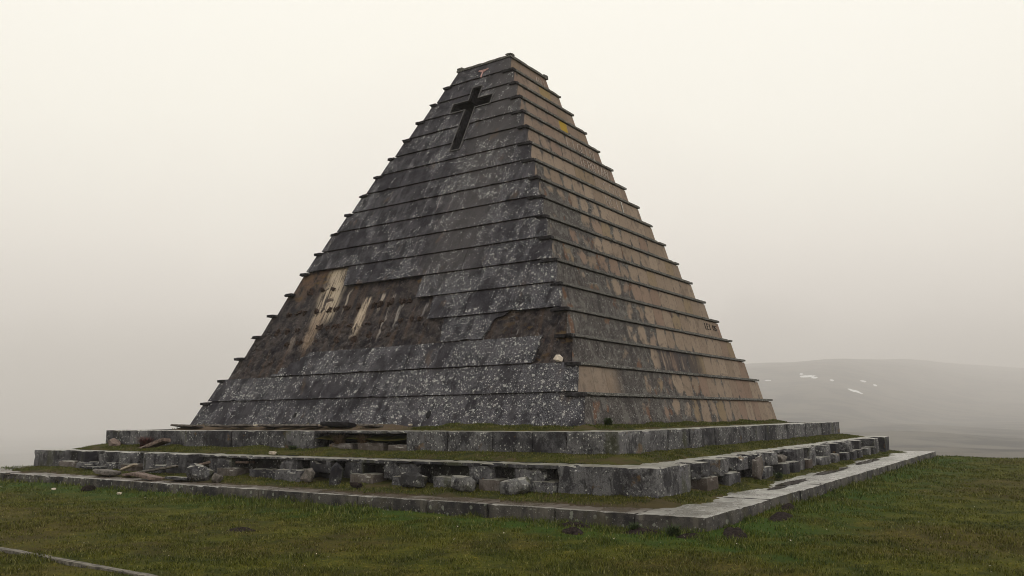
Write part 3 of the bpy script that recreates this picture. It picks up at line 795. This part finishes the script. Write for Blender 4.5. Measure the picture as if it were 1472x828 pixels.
# left run
left_head = [(20.75, 21.45), (19.1, 19.9), (17.6, 18.4), (15.9, 16.7), (13.75, 15.2), (11.35, 12.7), (8.0, 8.9), (6.45, 7.4), (5.1, 5.93), (2.9, 4.25), (.25, 1.1), (-1.4, -.45)]
for q, (a, b) in enumerate(left_head):
    top = Z2-.075 if b < 13 else Z2
    block('header_block', (-D2+random.uniform(.0, .05), -D2+H+.1, a, b, -2.0 if b > 12 else Z2-random.uniform(.42, .62), top), m_terr, t2, seed=60+q, cell=.11, edge=.03, amp=.02, chip=.12)
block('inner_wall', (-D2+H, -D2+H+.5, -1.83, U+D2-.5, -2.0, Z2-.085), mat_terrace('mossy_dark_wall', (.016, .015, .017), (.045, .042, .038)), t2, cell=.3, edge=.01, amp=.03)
run_blocks('coping_slab', t2, m_terr, -1.82, 13.2, lambda a, b: (-D2+random.uniform(-.01, .03), -D2+H+.4, a, b, Z2-.07-random.uniform(0, .04), Z2), 1.1, 2.0, cell=.11, edge=.012, amp=.01, chip=.07)
block('coping_slab', (-D2+H-.12, -D2+H+.4, 13.21, U+D2-1.2, Z2-.08, Z2-.004), m_terr, t2, cell=.2, edge=.02, amp=.01, chip=.06)
block('corner_block', (-D2, -D2+1.3, 23.0, U+D2, -2.0, Z2), m_terr, t2, seed=8, cell=.14, edge=.02, amp=.012, chip=.05)
for q, (a, b, h, pr) in enumerate([(21.5, 22.9, -1.42, .0), (20.0, 21.3, -1.42, .1), (18.5, 19.3, -1.40, .12), (17.1, 18.0, -1.42, .1), (15.3, 16.2, -1.42, .1), (12.9, 13.6, -1.4, .2),
        (11.0, 12.0, -1.40, .1), (8.95, 10.35, -1.40, .05), (7.5, 8.75, -1.36, .28), (4.5, 5.5, -1.40, .12), (3.0, 3.75, -1.42, .16), (1.45, 2.2, -1.38, .12), (-.1, .6, -1.40, .14), (-1.78, -1.0, -1.40, .08)]):
    block('footing_block', (-D2-pr, -D2+H-.1, a, b, -2.0, h), m_terr if q % 3 else m_terr_warm, t2, seed=90+q, cell=.1, edge=.03, amp=.02, chip=.1)
# right run
right_head = [(-1.7, -1.0), (-.2, .5), (1.35, 2.16), (3.1, 3.73), (4.55, 5.25), (7.5, 8.5), (9.2, 10.2), (11.7, 12.5), (13.5, 14.1), (15.9, 16.6), (17.9, 18.5), (21.4, 22.5)]
for q, (a, b) in enumerate(right_head):
    full = q in (5, 6, 7, 8, 11)
    block('header_block', (a, b, -D2+random.uniform(0, .04), -D2+H+.15, -2.0 if full else Z2-random.uniform(.40, .5), Z2-random.uniform(0, .02)), m_terr, t2, seed=120+q, cell=.11, edge=.018, amp=.012, chip=.06)
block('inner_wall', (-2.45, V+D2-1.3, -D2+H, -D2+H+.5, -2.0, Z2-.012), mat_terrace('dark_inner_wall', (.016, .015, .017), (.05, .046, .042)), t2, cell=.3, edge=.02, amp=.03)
run_blocks('coping_slab', t2, m_terr, -2.44, V+D2-1.3, lambda a, b: (a, b, -D2+H-.1+random.uniform(-.05, .05), -D2+H+.55, Z2-.14, Z2-.003), 1.1, 1.9, cell=.14, edge=.02, amp=.012, chip=.06)
block('corner_block', (24.0, V+D2, -D2, -D2+1.2, -2.0, Z2), m_terr, t2, seed=7, cell=.15, edge=.02, amp=.012, chip=.05)
for q, (a, b) in enumerate([(-1.6, -.72), (.1, 1.1), (3.2, 4.25), (5.3, 6.15), (6.6, 7.45), (8.55, 9.15), (10.3, 11.6), (12.7, 13.4), (14.5, 15.3), (16.0, 16.8), (17.2, 18.), (19, 19.9), (20.5, 21.3)]):
    block('footing_block', (a, b, -D2-.10, -D2+H-.1, -2.0, -1.40+random.uniform(-.03, .02)), m_terr_warm if q in (0, 5) else m_terr, t2, seed=150+q, cell=.1, edge=.025, amp=.015, chip=.07)
run_blocks('riser_block', t2, m_terr, -D2+1.31, V+D2, lambda a, b: (a, b, U+D2-1, U+D2-.01, -2.0, Z2-.004), 3, 5, cell=.5, edge=.02)
run_blocks('riser_block', t2, m_terr, -D2+1.22, U+D2-1.02, lambda a, b: (V+D2-1, V+D2-.01, a, b, -2.0, Z2-.006), 3, 5, cell=.5, edge=.02)

# lower terrace
ZB1 = -2.45
kw1 = dict(cell=.12, edge=.016, amp=.007, chip=.03)
block('paving_slab', (-D1, -4.05, -D1, -4.9, ZB1, Z1), m_slab, t1, seed=2, **kw1)
run_blocks('paving_slab', t1, m_slab, -4.9, 19.0, lambda a, b: (-D1+random.uniform(0, .025), -4.9, a, b, ZB1, Z1-random.uniform(0, .012)), 1.6, 2.8, **kw1)
run_blocks('paving_slab', t1, m_slab, 19.25, 23.2, lambda a, b: (-D1+random.uniform(0, .08), -5.0, a, b, ZB1, Z1-random.uniform(0, .03)), 1.2, 2.0, cell=.16, edge=.03, amp=.015, chip=.15)
run_blocks('paving_slab', t1, m_slab, 23.3, U+D1, lambda a, b: (-D1+random.uniform(0, .05), -5.0, a, b, ZB1, Z1), 1.5, 2.4, **kw1)
run_blocks('paving_slab', t1, m_slab, -4.05, V+D1, lambda a, b: (a, b, -D1+random.uniform(0, .02), -4.62, ZB1, Z1-random.uniform(0, .012)), 1.6, 2.8, **kw1)
run_blocks('paving_slab', t1, m_slab, -4.6, V+D1-1.8, lambda a, b: (a, b, U+D1-1.6, U+D1-.01, ZB1, Z1-.004), 3, 5, cell=.5, edge=.02)
run_blocks('paving_slab', t1, m_slab, -4.55, U+D1, lambda a, b: (V+D1-1.7, V+D1-.01, a, b, ZB1, Z1-.006), 3, 5, cell=.5, edge=.02)

# ------------------------------------------------------------------ turf that has crept over the terraces (height fields)
def ring_field(name, dout, din, zfun, cell=.11):
    """square ring of turf; zfun(x, y, inset from the outer line, side)"""
    V_, F_ = [], []
    n = int((dout-din)/cell)
    def strip(side, A, B, st):
        nl = int((B-A)/st); base = len(V_)
        for a in range(nl+1):
            s_ = A+(B-A)*a/nl
            for b in range(n+1):
                ins = (dout-din)*b/n
                if side == 'left': x, y = -dout+ins, s_
                elif side == 'right': x, y = s_, -dout+ins
                elif side == 'far': x, y = s_, U+dout-ins
                else: x, y = V+dout-ins, s_
                V_.append((x, y, zfun(x, y, min(x+dout, y+dout, U+dout-y, V+dout-x), side)))
        for a in range(nl):
            for b in range(n):
                q = base+a*(n+1)+b; F_.append((q, q+1, q+n+2, q+n+1))
    strip('left', -din, U+din, cell); strip('right', -dout, V+dout, cell)
    strip('far', -dout, V+dout, .5); strip('back', -din, U+din, .5)
    return np.array(V_), np.array(F_)
def turf_obj(name, dout, din, zfun, label):
    v, f_ = ring_field(name, dout, din, zfun)
    o = link_mesh(name, mesh_np(name, v, f_, True), m_turf); return tag(o, label, 'turf', kind='stuff')
def n2d(x, y, s, seed=0): return nz3((x, y, seed*1.7), s, seed)
def lw(x, y, side):
    return max(0., min(1., (y-x)/2+.5)) if side in ('left', 'right') else 0.
def z_low(x, y, ins, side):
    w = lw(x, y, side); edge = .75*w+1.38*(1-w)
    e = edge+.55*n2d(x, y, .45, 1)+.25*n2d(x, y, 1.9, 2)
    h = Z1+.035*(ins-e)/.25
    cap = -1.725+.10*max(0, ins-1.2)+.035*n2d(x, y, 1.3, 3)
    return min(h, cap)+.012*n2d(x, y, 6, 4)
def z_mid(x, y, ins, side):
    w = lw(x, y, side); edge = .72*w+1.05*(1-w)
    e = edge+.18*n2d(x, y, .7, 5)+.12*n2d(x, y, 2.4, 6)
    h = Z2+.05*(ins-e)/.2
    cap = Z2+.07+.10*max(0, ins-.9)+.04*n2d(x, y, 1.2, 7)+.10*max(0, n2d(x, y, .5, 8))*ins*w
    return min(h, cap)+.012*n2d(x, y, 6, 9)
def z_top(x, y, ins, side):
    e = 1.9-.35*lw(x, y, side)+.55*n2d(x, y, .5, 10)+.2*n2d(x, y, 2, 11)
    h = Z3+.04*(ins-e)/.2
    cap = Z3+.08+.16*max(0, ins-1.7)+.07*max(0, n2d(x, y, 1.0, 12))+.02*n2d(x, y, 5, 13)
    return min(h, cap)
turf_obj('turf', D1-.05, D2-.45, z_low, 'moss and grass strip between the middle terrace and the lowest slabs')
turf_obj('turf', D2-.74, D3-.05, lambda x, y, i, s_: z_mid(x, y, i+.74, s_), 'grass strip on the middle terrace below the upper riser')
turf_obj('turf', D3-.05, -.42, z_top, 'moss and soil strip along the foot of the pyramid')

# ------------------------------------------------------------------ grass blades
def blades(name, px, py, pz, h, w, mat, label, seed=0, lean=.5):
    rg = np.random.default_rng(seed); n = len(px)
    a = rg.uniform(0, 2*np.pi, n); l = rg.uniform(.1, 1., n)*lean; b = rg.uniform(0, 2*np.pi, n)
    base = np.stack([px, py, pz-.01], -1); sx = np.stack([np.cos(a), np.sin(a), 0*a], -1)*(w/2)[:, None]
    tip = base+np.stack([np.cos(b)*l*h, np.sin(b)*l*h, h], -1)
    mid = base+(tip-base)*np.array([.35, .35, .6])
    v = np.empty((n, 5, 3)); v[:, 0] = base-sx; v[:, 1] = base+sx; v[:, 2] = mid+sx*.8; v[:, 3] = mid-sx*.8; v[:, 4] = tip
    idx = np.arange(n)[:, None]*5
    tri = np.concatenate([idx+np.array([0, 1, 2]), idx+np.array([0, 2, 3]), idx+np.array([3, 2, 4])], 0)
    me = mesh_np(name, v.reshape(-1, 3), tri)
    at = me.attributes.new('tint', 'FLOAT', 'POINT'); at.data.foreach_set('value', np.repeat(rg.uniform(0, 1, n), 5).astype(np.float32))
    o = link_mesh(name, me, mat); return tag(o, label, 'grass', kind='stuff')
N = 750000
rad = 7.0*np.exp(rng.uniform(0, 1, N)**1.0*math.log(60/7.0)); az = YAW+rng.uniform(-.85, .85, N)
px, py = CAM.x+rad*np.cos(az), CAM.y+rad*np.sin(az)
ok = ~((px > -D1-.02) & (py > -D1-.02) & (px < V+D1+.02) & (py < U+D1+.02)) & (px < 34) & (py < 34)
clump = fbm(px, py, 5., 31)+.6*fbm(px, py, 1.3, 32)
ok &= rng.uniform(0, 1, N) < np.clip(.55+.6*clump, .08, 1)
px, py, rad, clump = px[ok], py[ok], rad[ok], clump[ok]
ds = np.maximum(-D1-px, -D1-py)
lush = np.clip(1-(ds-.1-.8*fbm(px, py, .8, 33))/1.6, 0, 1)
h = (.026+.026*rng.uniform(0, 1, len(px))+.012*np.clip(clump, 0, 1))*(1+1.9*lush*rng.uniform(.3, 1, len(px)))*(1+rad*.006)*(1+.5*np.clip(fbm(px, py, 1.1, 41)*fbm(px, py, .31, 42)*2, 0, 1))
blades('grass', px, py, ground_z(px, py), h, .004+.0006*rad, m_blade, 'short mossy meadow grass around the monument', 1, .9)
nd = 260
dr_ = 7.5*np.exp(rng.uniform(0, 1, nd)*math.log(5)); da = YAW+rng.uniform(-.7, .7, nd); dxp, dyp = CAM.x+dr_*np.cos(da), CAM.y+dr_*np.sin(da)
okd = ~((dxp > -D1-.1) & (dyp > -D1-.1)); dxp, dyp = dxp[okd], dyp[okd]; dz = ground_z(dxp, dyp)+.05
V_ = []; F_ = []
for q in range(len(dxp)):
    a0 = random.random()*6; rd = random.uniform(.008, .018); tl = random.uniform(-.8, .8)
    for e_ in range(5): V_.append((dxp[q]+rd*math.cos(a0+e_*1.257), dyp[q]+rd*math.sin(a0+e_*1.257), dz[q]+rd*tl*math.cos(e_*1.257)))
    F_.append(tuple(range(q*5, q*5+5)))
tag(link_mesh('daisies', mesh_np('daisies', np.array(V_), np.array(F_)), m_white), 'tiny white daisy heads dotted through the meadow grass', 'flowers', kind='stuff')
# blades on the terraces
P_ = []
for zf, dout, din, emin, n in ((z_low, D1, D2, .2, 60000), (z_mid, D2, D3, .3, 60000), (z_top, D3, -.05, 1.2, 45000)):
    zed = {z_low: Z1, z_mid: Z2, z_top: Z3}[zf]
    for side in ('left', 'right'):
        for q in range(n//2):
            ins = random.uniform(emin, dout-din-.02); s_ = random.uniform(-din, (U if side == 'left' else V)+din)
            if side == 'left':
                x, y = -dout+ins, s_
                if zf is z_top:
                    if y > 6.5 and random.random() < .93: continue
                    if x > SF*.2-.1+.0: continue
            else: x, y = s_, -dout+ins
            z = zf(x, y, ins, side)
            if z < zed+.012: continue
            if n2d(x, y, 1.1, 20) < random.uniform(-.5, .1): continue
            P_.append((x, y, z, random.uniform(.025, .06)*(1.0+.9*max(0, n2d(x, y, .8, 21)))))
P_ = np.array(P_)
blades('grass', P_[:, 0], P_[:, 1], P_[:, 2], P_[:, 3], .012+.008*rng.uniform(0, 1, len(P_)), m_blade2, 'short grass blades growing on the stone terraces', 2, .8)

def tuft(name, c, R_, Hh, n, mat, label, cat, seed, up=.6, w=.02):
    """small plant: many thin stems leaving one root"""
    rs = random.Random(seed); bm = bmesh.new()
    for q in range(n):
        a = rs.uniform(0, 6.28); l = rs.uniform(.3, 1); tip = Vector((math.cos(a)*R_*l, math.sin(a)*R_*l, Hh*rs.uniform(.3, 1)))
        b0 = Vector((rs.uniform(-.3, .3)*R_, rs.uniform(-.3, .3)*R_, -.02)); s_ = Vector((-math.sin(a), math.cos(a), 0))*w*.5
        md = b0.lerp(tip, .55)+Vector((0, 0, Hh*.12))
        vv = [bm.verts.new(p) for p in (b0-s_, b0+s_, md+s_, md-s_, tip)]
        bm.faces.new(vv[:4]); bm.faces.new((vv[3], vv[2], vv[4]))
    o = obj(name, bm, mat); o.location = c; return tag(o, label, cat)
tuft('dead_shrub', (-2.9, 19.2, -.80), .62, .42, 260, m_twig, 'dark red leafless bramble below the left part of the upper riser', 'shrub', 3, w=.02)
tuft('dry_weed', (-2.35, 8.35, -.60), .5, .38, 200, m_weed, 'dry brown weed clump at the left end of the gap in the upper riser', 'weed', 4)
tuft('dry_weed', (-2.35, 7.2, -.60), .5, .36, 200, m_weed, 'dry brown weed clump in the middle of the gap in the upper riser', 'weed', 5)
tuft('green_tuft', (1.2, -.30, -.02), .26, .24, 160, m_green, 'dark green tuft at the foot of the right pyramid face near the corner', 'grass tuft', 6, w=.03)
tuft('green_tuft', (-2.85, 10.2, -.86), .3, .2, 140, m_green, 'dark green tuft below the upper riser left of its gap', 'grass tuft', 7, w=.025)
tuft('green_tuft', (-7.0, -6.0, -2.12), .3, .24, 160, m_green, 'tall green tuft in front of the near corner of the lowest slab', 'grass tuft', 8, w=.012)
tuft('green_tuft', (-6.9, -5.1, -2.12), .28, .2, 140, m_green, 'bright green tuft against the lowest step left of its near corner', 'grass tuft', 9, w=.012)
tuft('green_tuft', (3.6, -D2-.45, -1.72), .3, .2, 120, m_green, 'grass tuft beside the low footing blocks of the right side', 'grass tuft', 10, w=.02)

# ------------------------------------------------------------------ loose stones
G = 'loose stones on the terraces'
loose('boulder', (-5.55, 11.75, -1.52), (.33, .42, .27), 11, m_terr, 'big dark speckled boulder resting on the lowest left slabs', 'boulder', (.2, .35, .4), group=G)
loose('loose_stone', (-5.55, 10.75, -1.68), (.16, .16, .15), 12, m_rubble, 'small brown stone just right of the big dark boulder', 'stone', (.2, .35, .4), group=G)
loose('stone_slab', (-5.7, 12.5, -1.72), (.3, .42, .05), 13, m_terr, 'thin grey slab just left of the big dark boulder', 'slab', (.05, .08, .4), 'slab', G)
loose('stone_slab', (-5.9, 14.1, -1.70), (.30, .62, .06), 14, m_pink, 'reddish flat slab lying on the lowest left step', 'slab', (.12, .1, .1), 'slab', G)
loose('stone_slab', (-5.6, 17.3, -1.66), (.32, .55, .08), 15, m_rubble, 'thick grey slab with reddish side amid the left rubble', 'slab', (.05, .06, -.1), 'slab', G)
loose('stone_slab', (-4.95, 15.45, -1.58), (.10, 1.3, .04), 16, m_rubble, 'long narrow leaning stone plank on the left grass strip', 'slab', (-.14, .1, .15), 'slab', G)
loose('stone_slab', (-5.35, 16.3, -1.46), (.10, .36, .04), 17, m_cream, 'small pale plank propped on the left rubble', 'slab', (-.3, .1, .2), 'slab', G)
loose('stone_slab', (-5.5, 15.7, -1.69), (.16, .45, .05), 18, m_pink, 'reddish block lying under the long leaning stone plank', 'slab', (-.1, .1, .1), 'slab', G)
loose('stone_slab', (-4.75, 19.6, -1.60), (.22, .75, .04), 19, m_terr, 'pale thin slab lying alone on the far left grass strip', 'slab', (0, .06, .05), 'slab', G)
loose('stone_slab', (-4.45, 12.95, -1.32), (.16, .42, .05), 20, m_pink, 'reddish thin slab leaning on the middle riser above the big boulder', 'slab', (-.2, .1, .1), 'slab', G)
loose('brick_piece', (-4.25, 11.0, -1.22), (.14, .36, .04), 21, m_pink, 'flat brick piece lying in the dark gap right of the broad header block', 'brick', (-.02, .05, 0), 'slab', G)
loose('loose_stone', (-2.95, 21.5, -.74), (.2, .33, .17), 22, m_pink, 'rounded reddish stone by the left end of the upper riser', 'stone', (.4, 0, 0), group=G)
loose('stone_slab', (-3.1, 18.3, -.75), (.22, .72, .08), 23, m_pink, 'tilted reddish slab beside the dark red bramble', 'slab', (-.3, .1, .15), 'slab', G)
loose('loose_stone', (-3.95, 9.95, -.90), (.08, .14, .06), 24, m_cream, 'cream stone sitting on the middle terrace edge below the riser gap', 'stone', (.1, 0, .2), group=G)
loose('upright_stone', (-4.95, 7.0, -1.50), (.14, .20, .27), 25, m_rubble, 'pointed pinkish stone standing against the middle riser', 'stone', (.3, .2, .3), group=G, sub=1)
loose('upright_stone', (-4.85, 5.9, -1.50), (.16, .17, .36), 26, m_terr, 'dark jagged upright stone in front of the middle riser', 'stone', (.1, -.1, .3), group=G)
loose('boulder', (-4.9, 2.75, -1.50), (.24, .38, .22), 27, m_lich, 'leftmost of three pale lichened rocks before the middle riser', 'rock', (.1, .1, .2), group=G)
loose('boulder', (-4.9, .95, -1.52), (.24, .36, .21), 28, m_lich, 'middle one of three pale lichened rocks before the middle riser', 'rock', (.2, .1, .2), group=G)
loose('boulder', (-4.9, -.75, -1.54), (.25, .44, .22), 29, m_lich, 'rightmost of three pale lichened rocks before the middle riser', 'rock', (-.15, .1, -.1), group=G)
loose('loose_stone', (-5.35, 4.55, -1.66), (.12, .2, .08), 30, m_soil, 'small dark stone on the moss in front of the middle riser', 'stone', (.1, 0, .2), group=G)
loose('upright_stone', (2.75, -D2-.06, -1.42), (.22, .14, .36), 31, m_terr_warm, 'broken upright stub among the square blocks of the right side', 'stone', (0, .05, .1), group=G, sub=3)
loose('loose_stone', (3.9, -D2+.28, -1.32), (.4, .16, .13), 32, m_rubble, 'brown rubble heap in the third gap of the right side blocks', 'stone', (0, .05, .1), group=G, sub=3)
loose('loose_stone', (6.4, -D2+.28, -1.28), (.55, .16, .14), 33, m_rubble, 'brown rubble heap in the widest gap of the right side blocks', 'stone', (0, .05, .1), group=G, sub=3)
random.seed(17)
spots = [(19.4, .95, 'far left'), (17.3, .7, ''), (15.6, .9, ''), (13.9, .6, ''), (12.6, .8, ''), (11.3, .55, ''), (10.1, .9, ''), (8.4, .5, '')]
wd = ['thin brown slab at the far left end of the pyramid foot', 'thin brown slab next to the leftmost one at the pyramid foot', 'flat brown slab at the pyramid foot above the red bramble',
      'short brown slab at the pyramid foot left of the dark one', 'long brown slab at the pyramid foot beside the pale stones', 'small brown slab touching the dark slab at the pyramid foot',
      'dark thick slab at the pyramid foot above the riser gap', 'rightmost thin slab at the pyramid foot, above the riser gap']
for q, (y, L, _) in enumerate(spots):
    loose('stone_slab', (-.75-.25*random.random(), y, -.02 if q != 6 else .02), (.28, L*.75, .045 if q != 6 else .08), 200+q, m_black if q == 6 else m_rubble, wd[q], 'slab', (random.uniform(-.04, .04), .12, random.uniform(-.15, .15)), 'slab', 'slabs at the foot of the pyramid')
for q, (y, lab) in enumerate([(14.6, 'white stone at the pyramid foot, leftmost of the pale ones'), (10.9, 'cream round stone at the pyramid foot beside the dark slab'), (6.3, 'white pebble at the pyramid foot above the right end of the riser gap')]):
    loose('pale_stone', (-1.0, y, .0), (.06, .12, .045), 230+q, m_cream, lab, 'stone', (0, 0, q), group='pale stones at the foot of the pyramid')

def gzf(x, y): return float(ground_z(np.array([x]), np.array([y]))[0])
for q, (x, y, s_, lab, mt_) in enumerate([(-7.62, 12.95, .06, 'bright white scrap lying on the left meadow below the lowest step', m_white), (-7.87, 16.6, .055, 'pale stone lying on the far left meadow', m_white),
        (-7.35, 15.3, .19, 'dark rounded stone on the grass against the lowest left step', m_soil)]):
    loose('loose_stone', (x, y, gzf(x, y)+.04), (s_, s_*1.3, s_*.7), 50+q, mt_, lab, 'stone', (0, 0, q), group='stones on the meadow')

# bare earth mounds
def mound(x, y, a, b, hgt, rotz, lab, seed):
    V_, F_ = [], []; nr, na = 12, 44; z0 = gzf(x, y)
    for i_ in range(nr+1):
        for j_ in range(na):
            th = 2*math.pi*j_/na; rr_ = i_/nr*(1+.28*nz3((math.cos(th), math.sin(th), seed), 1.3, seed))
            xx = rr_*a*math.cos(th); yy = rr_*b*math.sin(th)
            xw = x+xx*math.cos(rotz)-yy*math.sin(rotz); yw = y+xx*math.sin(rotz)+yy*math.cos(rotz)
            zz = gzf(xw, yw)-.02+(hgt+.02)*(1-(i_/nr)**2)+.05*nz3((xw, yw, 0), 9, seed)*(1-i_/nr)
            V_.append((xw-x, yw-y, zz-z0))
    for i_ in range(nr):
        for j_ in range(na):
            F_.append((i_*na+j_, (i_+1)*na+j_, (i_+1)*na+(j_+1) % na, i_*na+(j_+1) % na))
    o = link_mesh('earth_mound', mesh_np('earth_mound', np.array(V_), np.array(F_)), m_soil); o.location = (x, y, z0)
    return tag(o, lab, 'earth mound', 'earth mounds around the lowest step')
mound(-7.85, -4.15, .22, .30, .10, .3, 'small dark earth mound in the grass before the lowest left step', 1)
mound(-6.95, -3.7, .22, .45, .09, .1, 'low brown earth patch against the lowest step behind the small mound', 2)
mound(-6.95, -5.25, .24, .5, .09, .1, 'purplish earth patch against the lowest step left of its near corner', 3)
mound(-7.05, -6.35, .25, .32, .06, .1, 'dark earth patch directly in front of the near slab corner', 4)
mound(-6.35, -7.05, .85, .25, .09, .35, 'large purplish earth patch right of the near slab corner', 5)
mound(-3.6, -7.15, .75, .26, .11, .1, 'dark earth mound against the right side of the lowest step', 6)
mound(-2.0, -6.9, .5, .22, .13, .1, 'black earth mound furthest right against the lowest step', 7)
mound(-11.2, 2.1, .28, .5, .03, .1, 'flat bare earth patch on the left meadow', 8)

# puddles on the right slabs
def puddle(x, y, a, b, seed, lab, z=Z1+.009):
    n = 40; V_ = [(0, 0, 0)]; F_ = []
    for j_ in range(n):
        th = 2*math.pi*j_/n; r_ = 1+.35*nz3((math.cos(th)*1.4, math.sin(th)*1.4, seed), 1.2, seed)+.15*nz3((math.cos(th)*4, math.sin(th)*4, seed), 1.2, seed)
        V_.append((r_*a*math.cos(th), r_*b*math.sin(th), 0))
    for j_ in range(n): F_.append((0, 1+j_, 1+(j_+1) % n))
    o = link_mesh('puddle', mesh_np('puddle', np.array(V_), np.array(F_)), m_pud); o.location = (x, y, z)
    return tag(o, lab, kind='structure')
puddle(2.9, -5.62, 1.5, .20, 1, 'brown puddle'); puddle(8.6, -5.45, 2.3, .2, 2, 'brown puddle'); puddle(1.0, -5.75, .9, .12, 3, 'brown puddle'); puddle(15.5, -5.35, 2.4, .22, 4, 'brown puddle')

# old kerb line crossing the lower left meadow
bm = bmesh.new()
pts = [(-15.5, 6.4), (-15.5, 4.39), (-15.47, 3.4), (-15.48, 2.1), (-15.52, .78), (-15.54, -.3), (-15.56, -1.46), (-15.6, -3.2)]
prev = None
fin = []
for a in range(len(pts)-1):
    for t in range(14):
        t_ = t/14; fin.append((pts[a][0]*(1-t_)+pts[a+1][0]*t_, pts[a][1]*(1-t_)+pts[a+1][1]*t_))
for a, (x, y) in enumerate(fin):
    w_ = .065+.02*nz3((x, y, 0), 2.2); off = .015*nz3((x, y, 2), 2.5); z = max(-1.995, gzf(x, y)+.006)+.010*nz3((x, y, 1), 2)
    ring = [bm.verts.new(p) for p in ((x-w_+off, y, z-.12), (x-w_*.9+off, y, z), (x+w_*.9+off, y, z+.004), (x+w_+off, y, z-.12))]
    if prev:
        for c in range(3): bm.faces.new((prev[c], prev[c+1], ring[c+1], ring[c]))
    prev = ring
bmesh.ops.recalc_face_normals(bm, faces=bm.faces[:])
kb = obj('stone_edging', bm, mat_plain('edging_stone', (.125, .112, .092), .85, 9, .7))
tag(kb, 'half buried pale stone edging crossing the lower left meadow', 'edging')

# snow patches on the far hillside
random.seed(3)
G = 'snow patches on the far hill'
SN = ['longest snow patch in the left cluster on the far hill', 'small snow patch at the upper left of the left cluster on the far hill', 'snow patch just right of the longest one on the far hill', 'small snow patch between the two clusters on the far hill',
      'upper snow patch of the right cluster on the far hill', 'rightmost snow patch on the far hill', 'biggest snow patch of the lower right cluster on the far hill', 'snow patch touching the upper left of the lower right cluster on the far hill',
      'lowest snow patch on the far hill', 'leftmost snow patch on the far hill, close beside the pyramid']
for q, (pxx, pyy, w_, h_) in enumerate([(1160, 541, 22, 2.2), (1152, 538, 5, 2), (1171, 543, 9, 2), (1196, 547, 5, 2.4), (1241, 548, 7, 2.2), (1258, 554, 5, 2), (1228, 562, 13, 2.4), (1222, 560, 6, 1.6), (1236, 565, 7, 1.6), (1104, 547, 9, 1.6)]):
    d = (f + r1*((pxx-736)/1171.9) - u1*((pyy-414)/1171.9)).normalized()
    t = 700.
    while t < 7000 and (CAM+d*t).z > gzf((CAM+d*t).x, (CAM+d*t).y): t += 1.5
    c = CAM+d*t; azd = math.atan2(c.y-CAM.y, c.x-CAM.x); wm = w_*t/1171.9; q1 = c+Vector((math.cos(azd), math.sin(azd), 0))*12; sl = (gzf(q1.x, q1.y)-gzf(c.x, c.y))/12-(c.z-CAM.z)/t; dp = .55*h_*t/1171.9/max(sl, .03)
    V_, F_ = [], []; n = 22
    def pos(a_, r_):
        lat = wm*.5*r_*math.cos(a_)*(1+.3*nz3((math.cos(a_), math.sin(a_), q), 1.5, q)); dep = dp*r_*math.sin(a_)*(1+.4*nz3((math.cos(a_)*2, math.sin(a_)*2, q), 1.5, q))
        xx = c.x-math.sin(azd)*lat+math.cos(azd)*dep; yy = c.y+math.cos(azd)*lat+math.sin(azd)*dep
        return (xx-c.x, yy-c.y, gzf(xx, yy)+.7*(1.2-r_)+.3-c.z)
    for i_, r_ in enumerate((.0, .5, 1.)):
        for j_ in range(n): V_.append(pos(2*math.pi*j_/n, r_))
    for i_ in range(2):
        for j_ in range(n): F_.append((i_*n+j_, (i_+1)*n+j_, (i_+1)*n+(j_+1) % n, i_*n+(j_+1) % n))
    o = link_mesh('snow_patch', mesh_np('snow_patch', np.array(V_), np.array(F_)), m_snow); o.location = c
    tag(o, SN[q], 'snow patch', G)

# ------------------------------------------------------------------ haze
bm = bmesh.new(); bmesh.ops.create_cube(bm, size=1)
for v in bm.verts: v.co = Vector((v.co.x*19000, v.co.y*19000, v.co.z*520+98))
mh = bpy.data.materials.new('haze_air'); mh.use_nodes = True; nt = mh.node_tree; nt.nodes.clear()
pv = nt.nodes.new('ShaderNodeVolumePrincipled'); pv.inputs['Color'].default_value = (.95, .92, .91, 1); pv.inputs['Density'].default_value = .0005; pv.inputs['Anisotropy'].default_value = 0
oo = nt.nodes.new('ShaderNodeOutputMaterial'); nt.links.new(pv.outputs[0], oo.inputs['Volume'])
hz_o = obj('haze', bm, mh); tag(hz_o, kind='stuff', label='pale even mist filling the air around the hilltop', cat='haze')
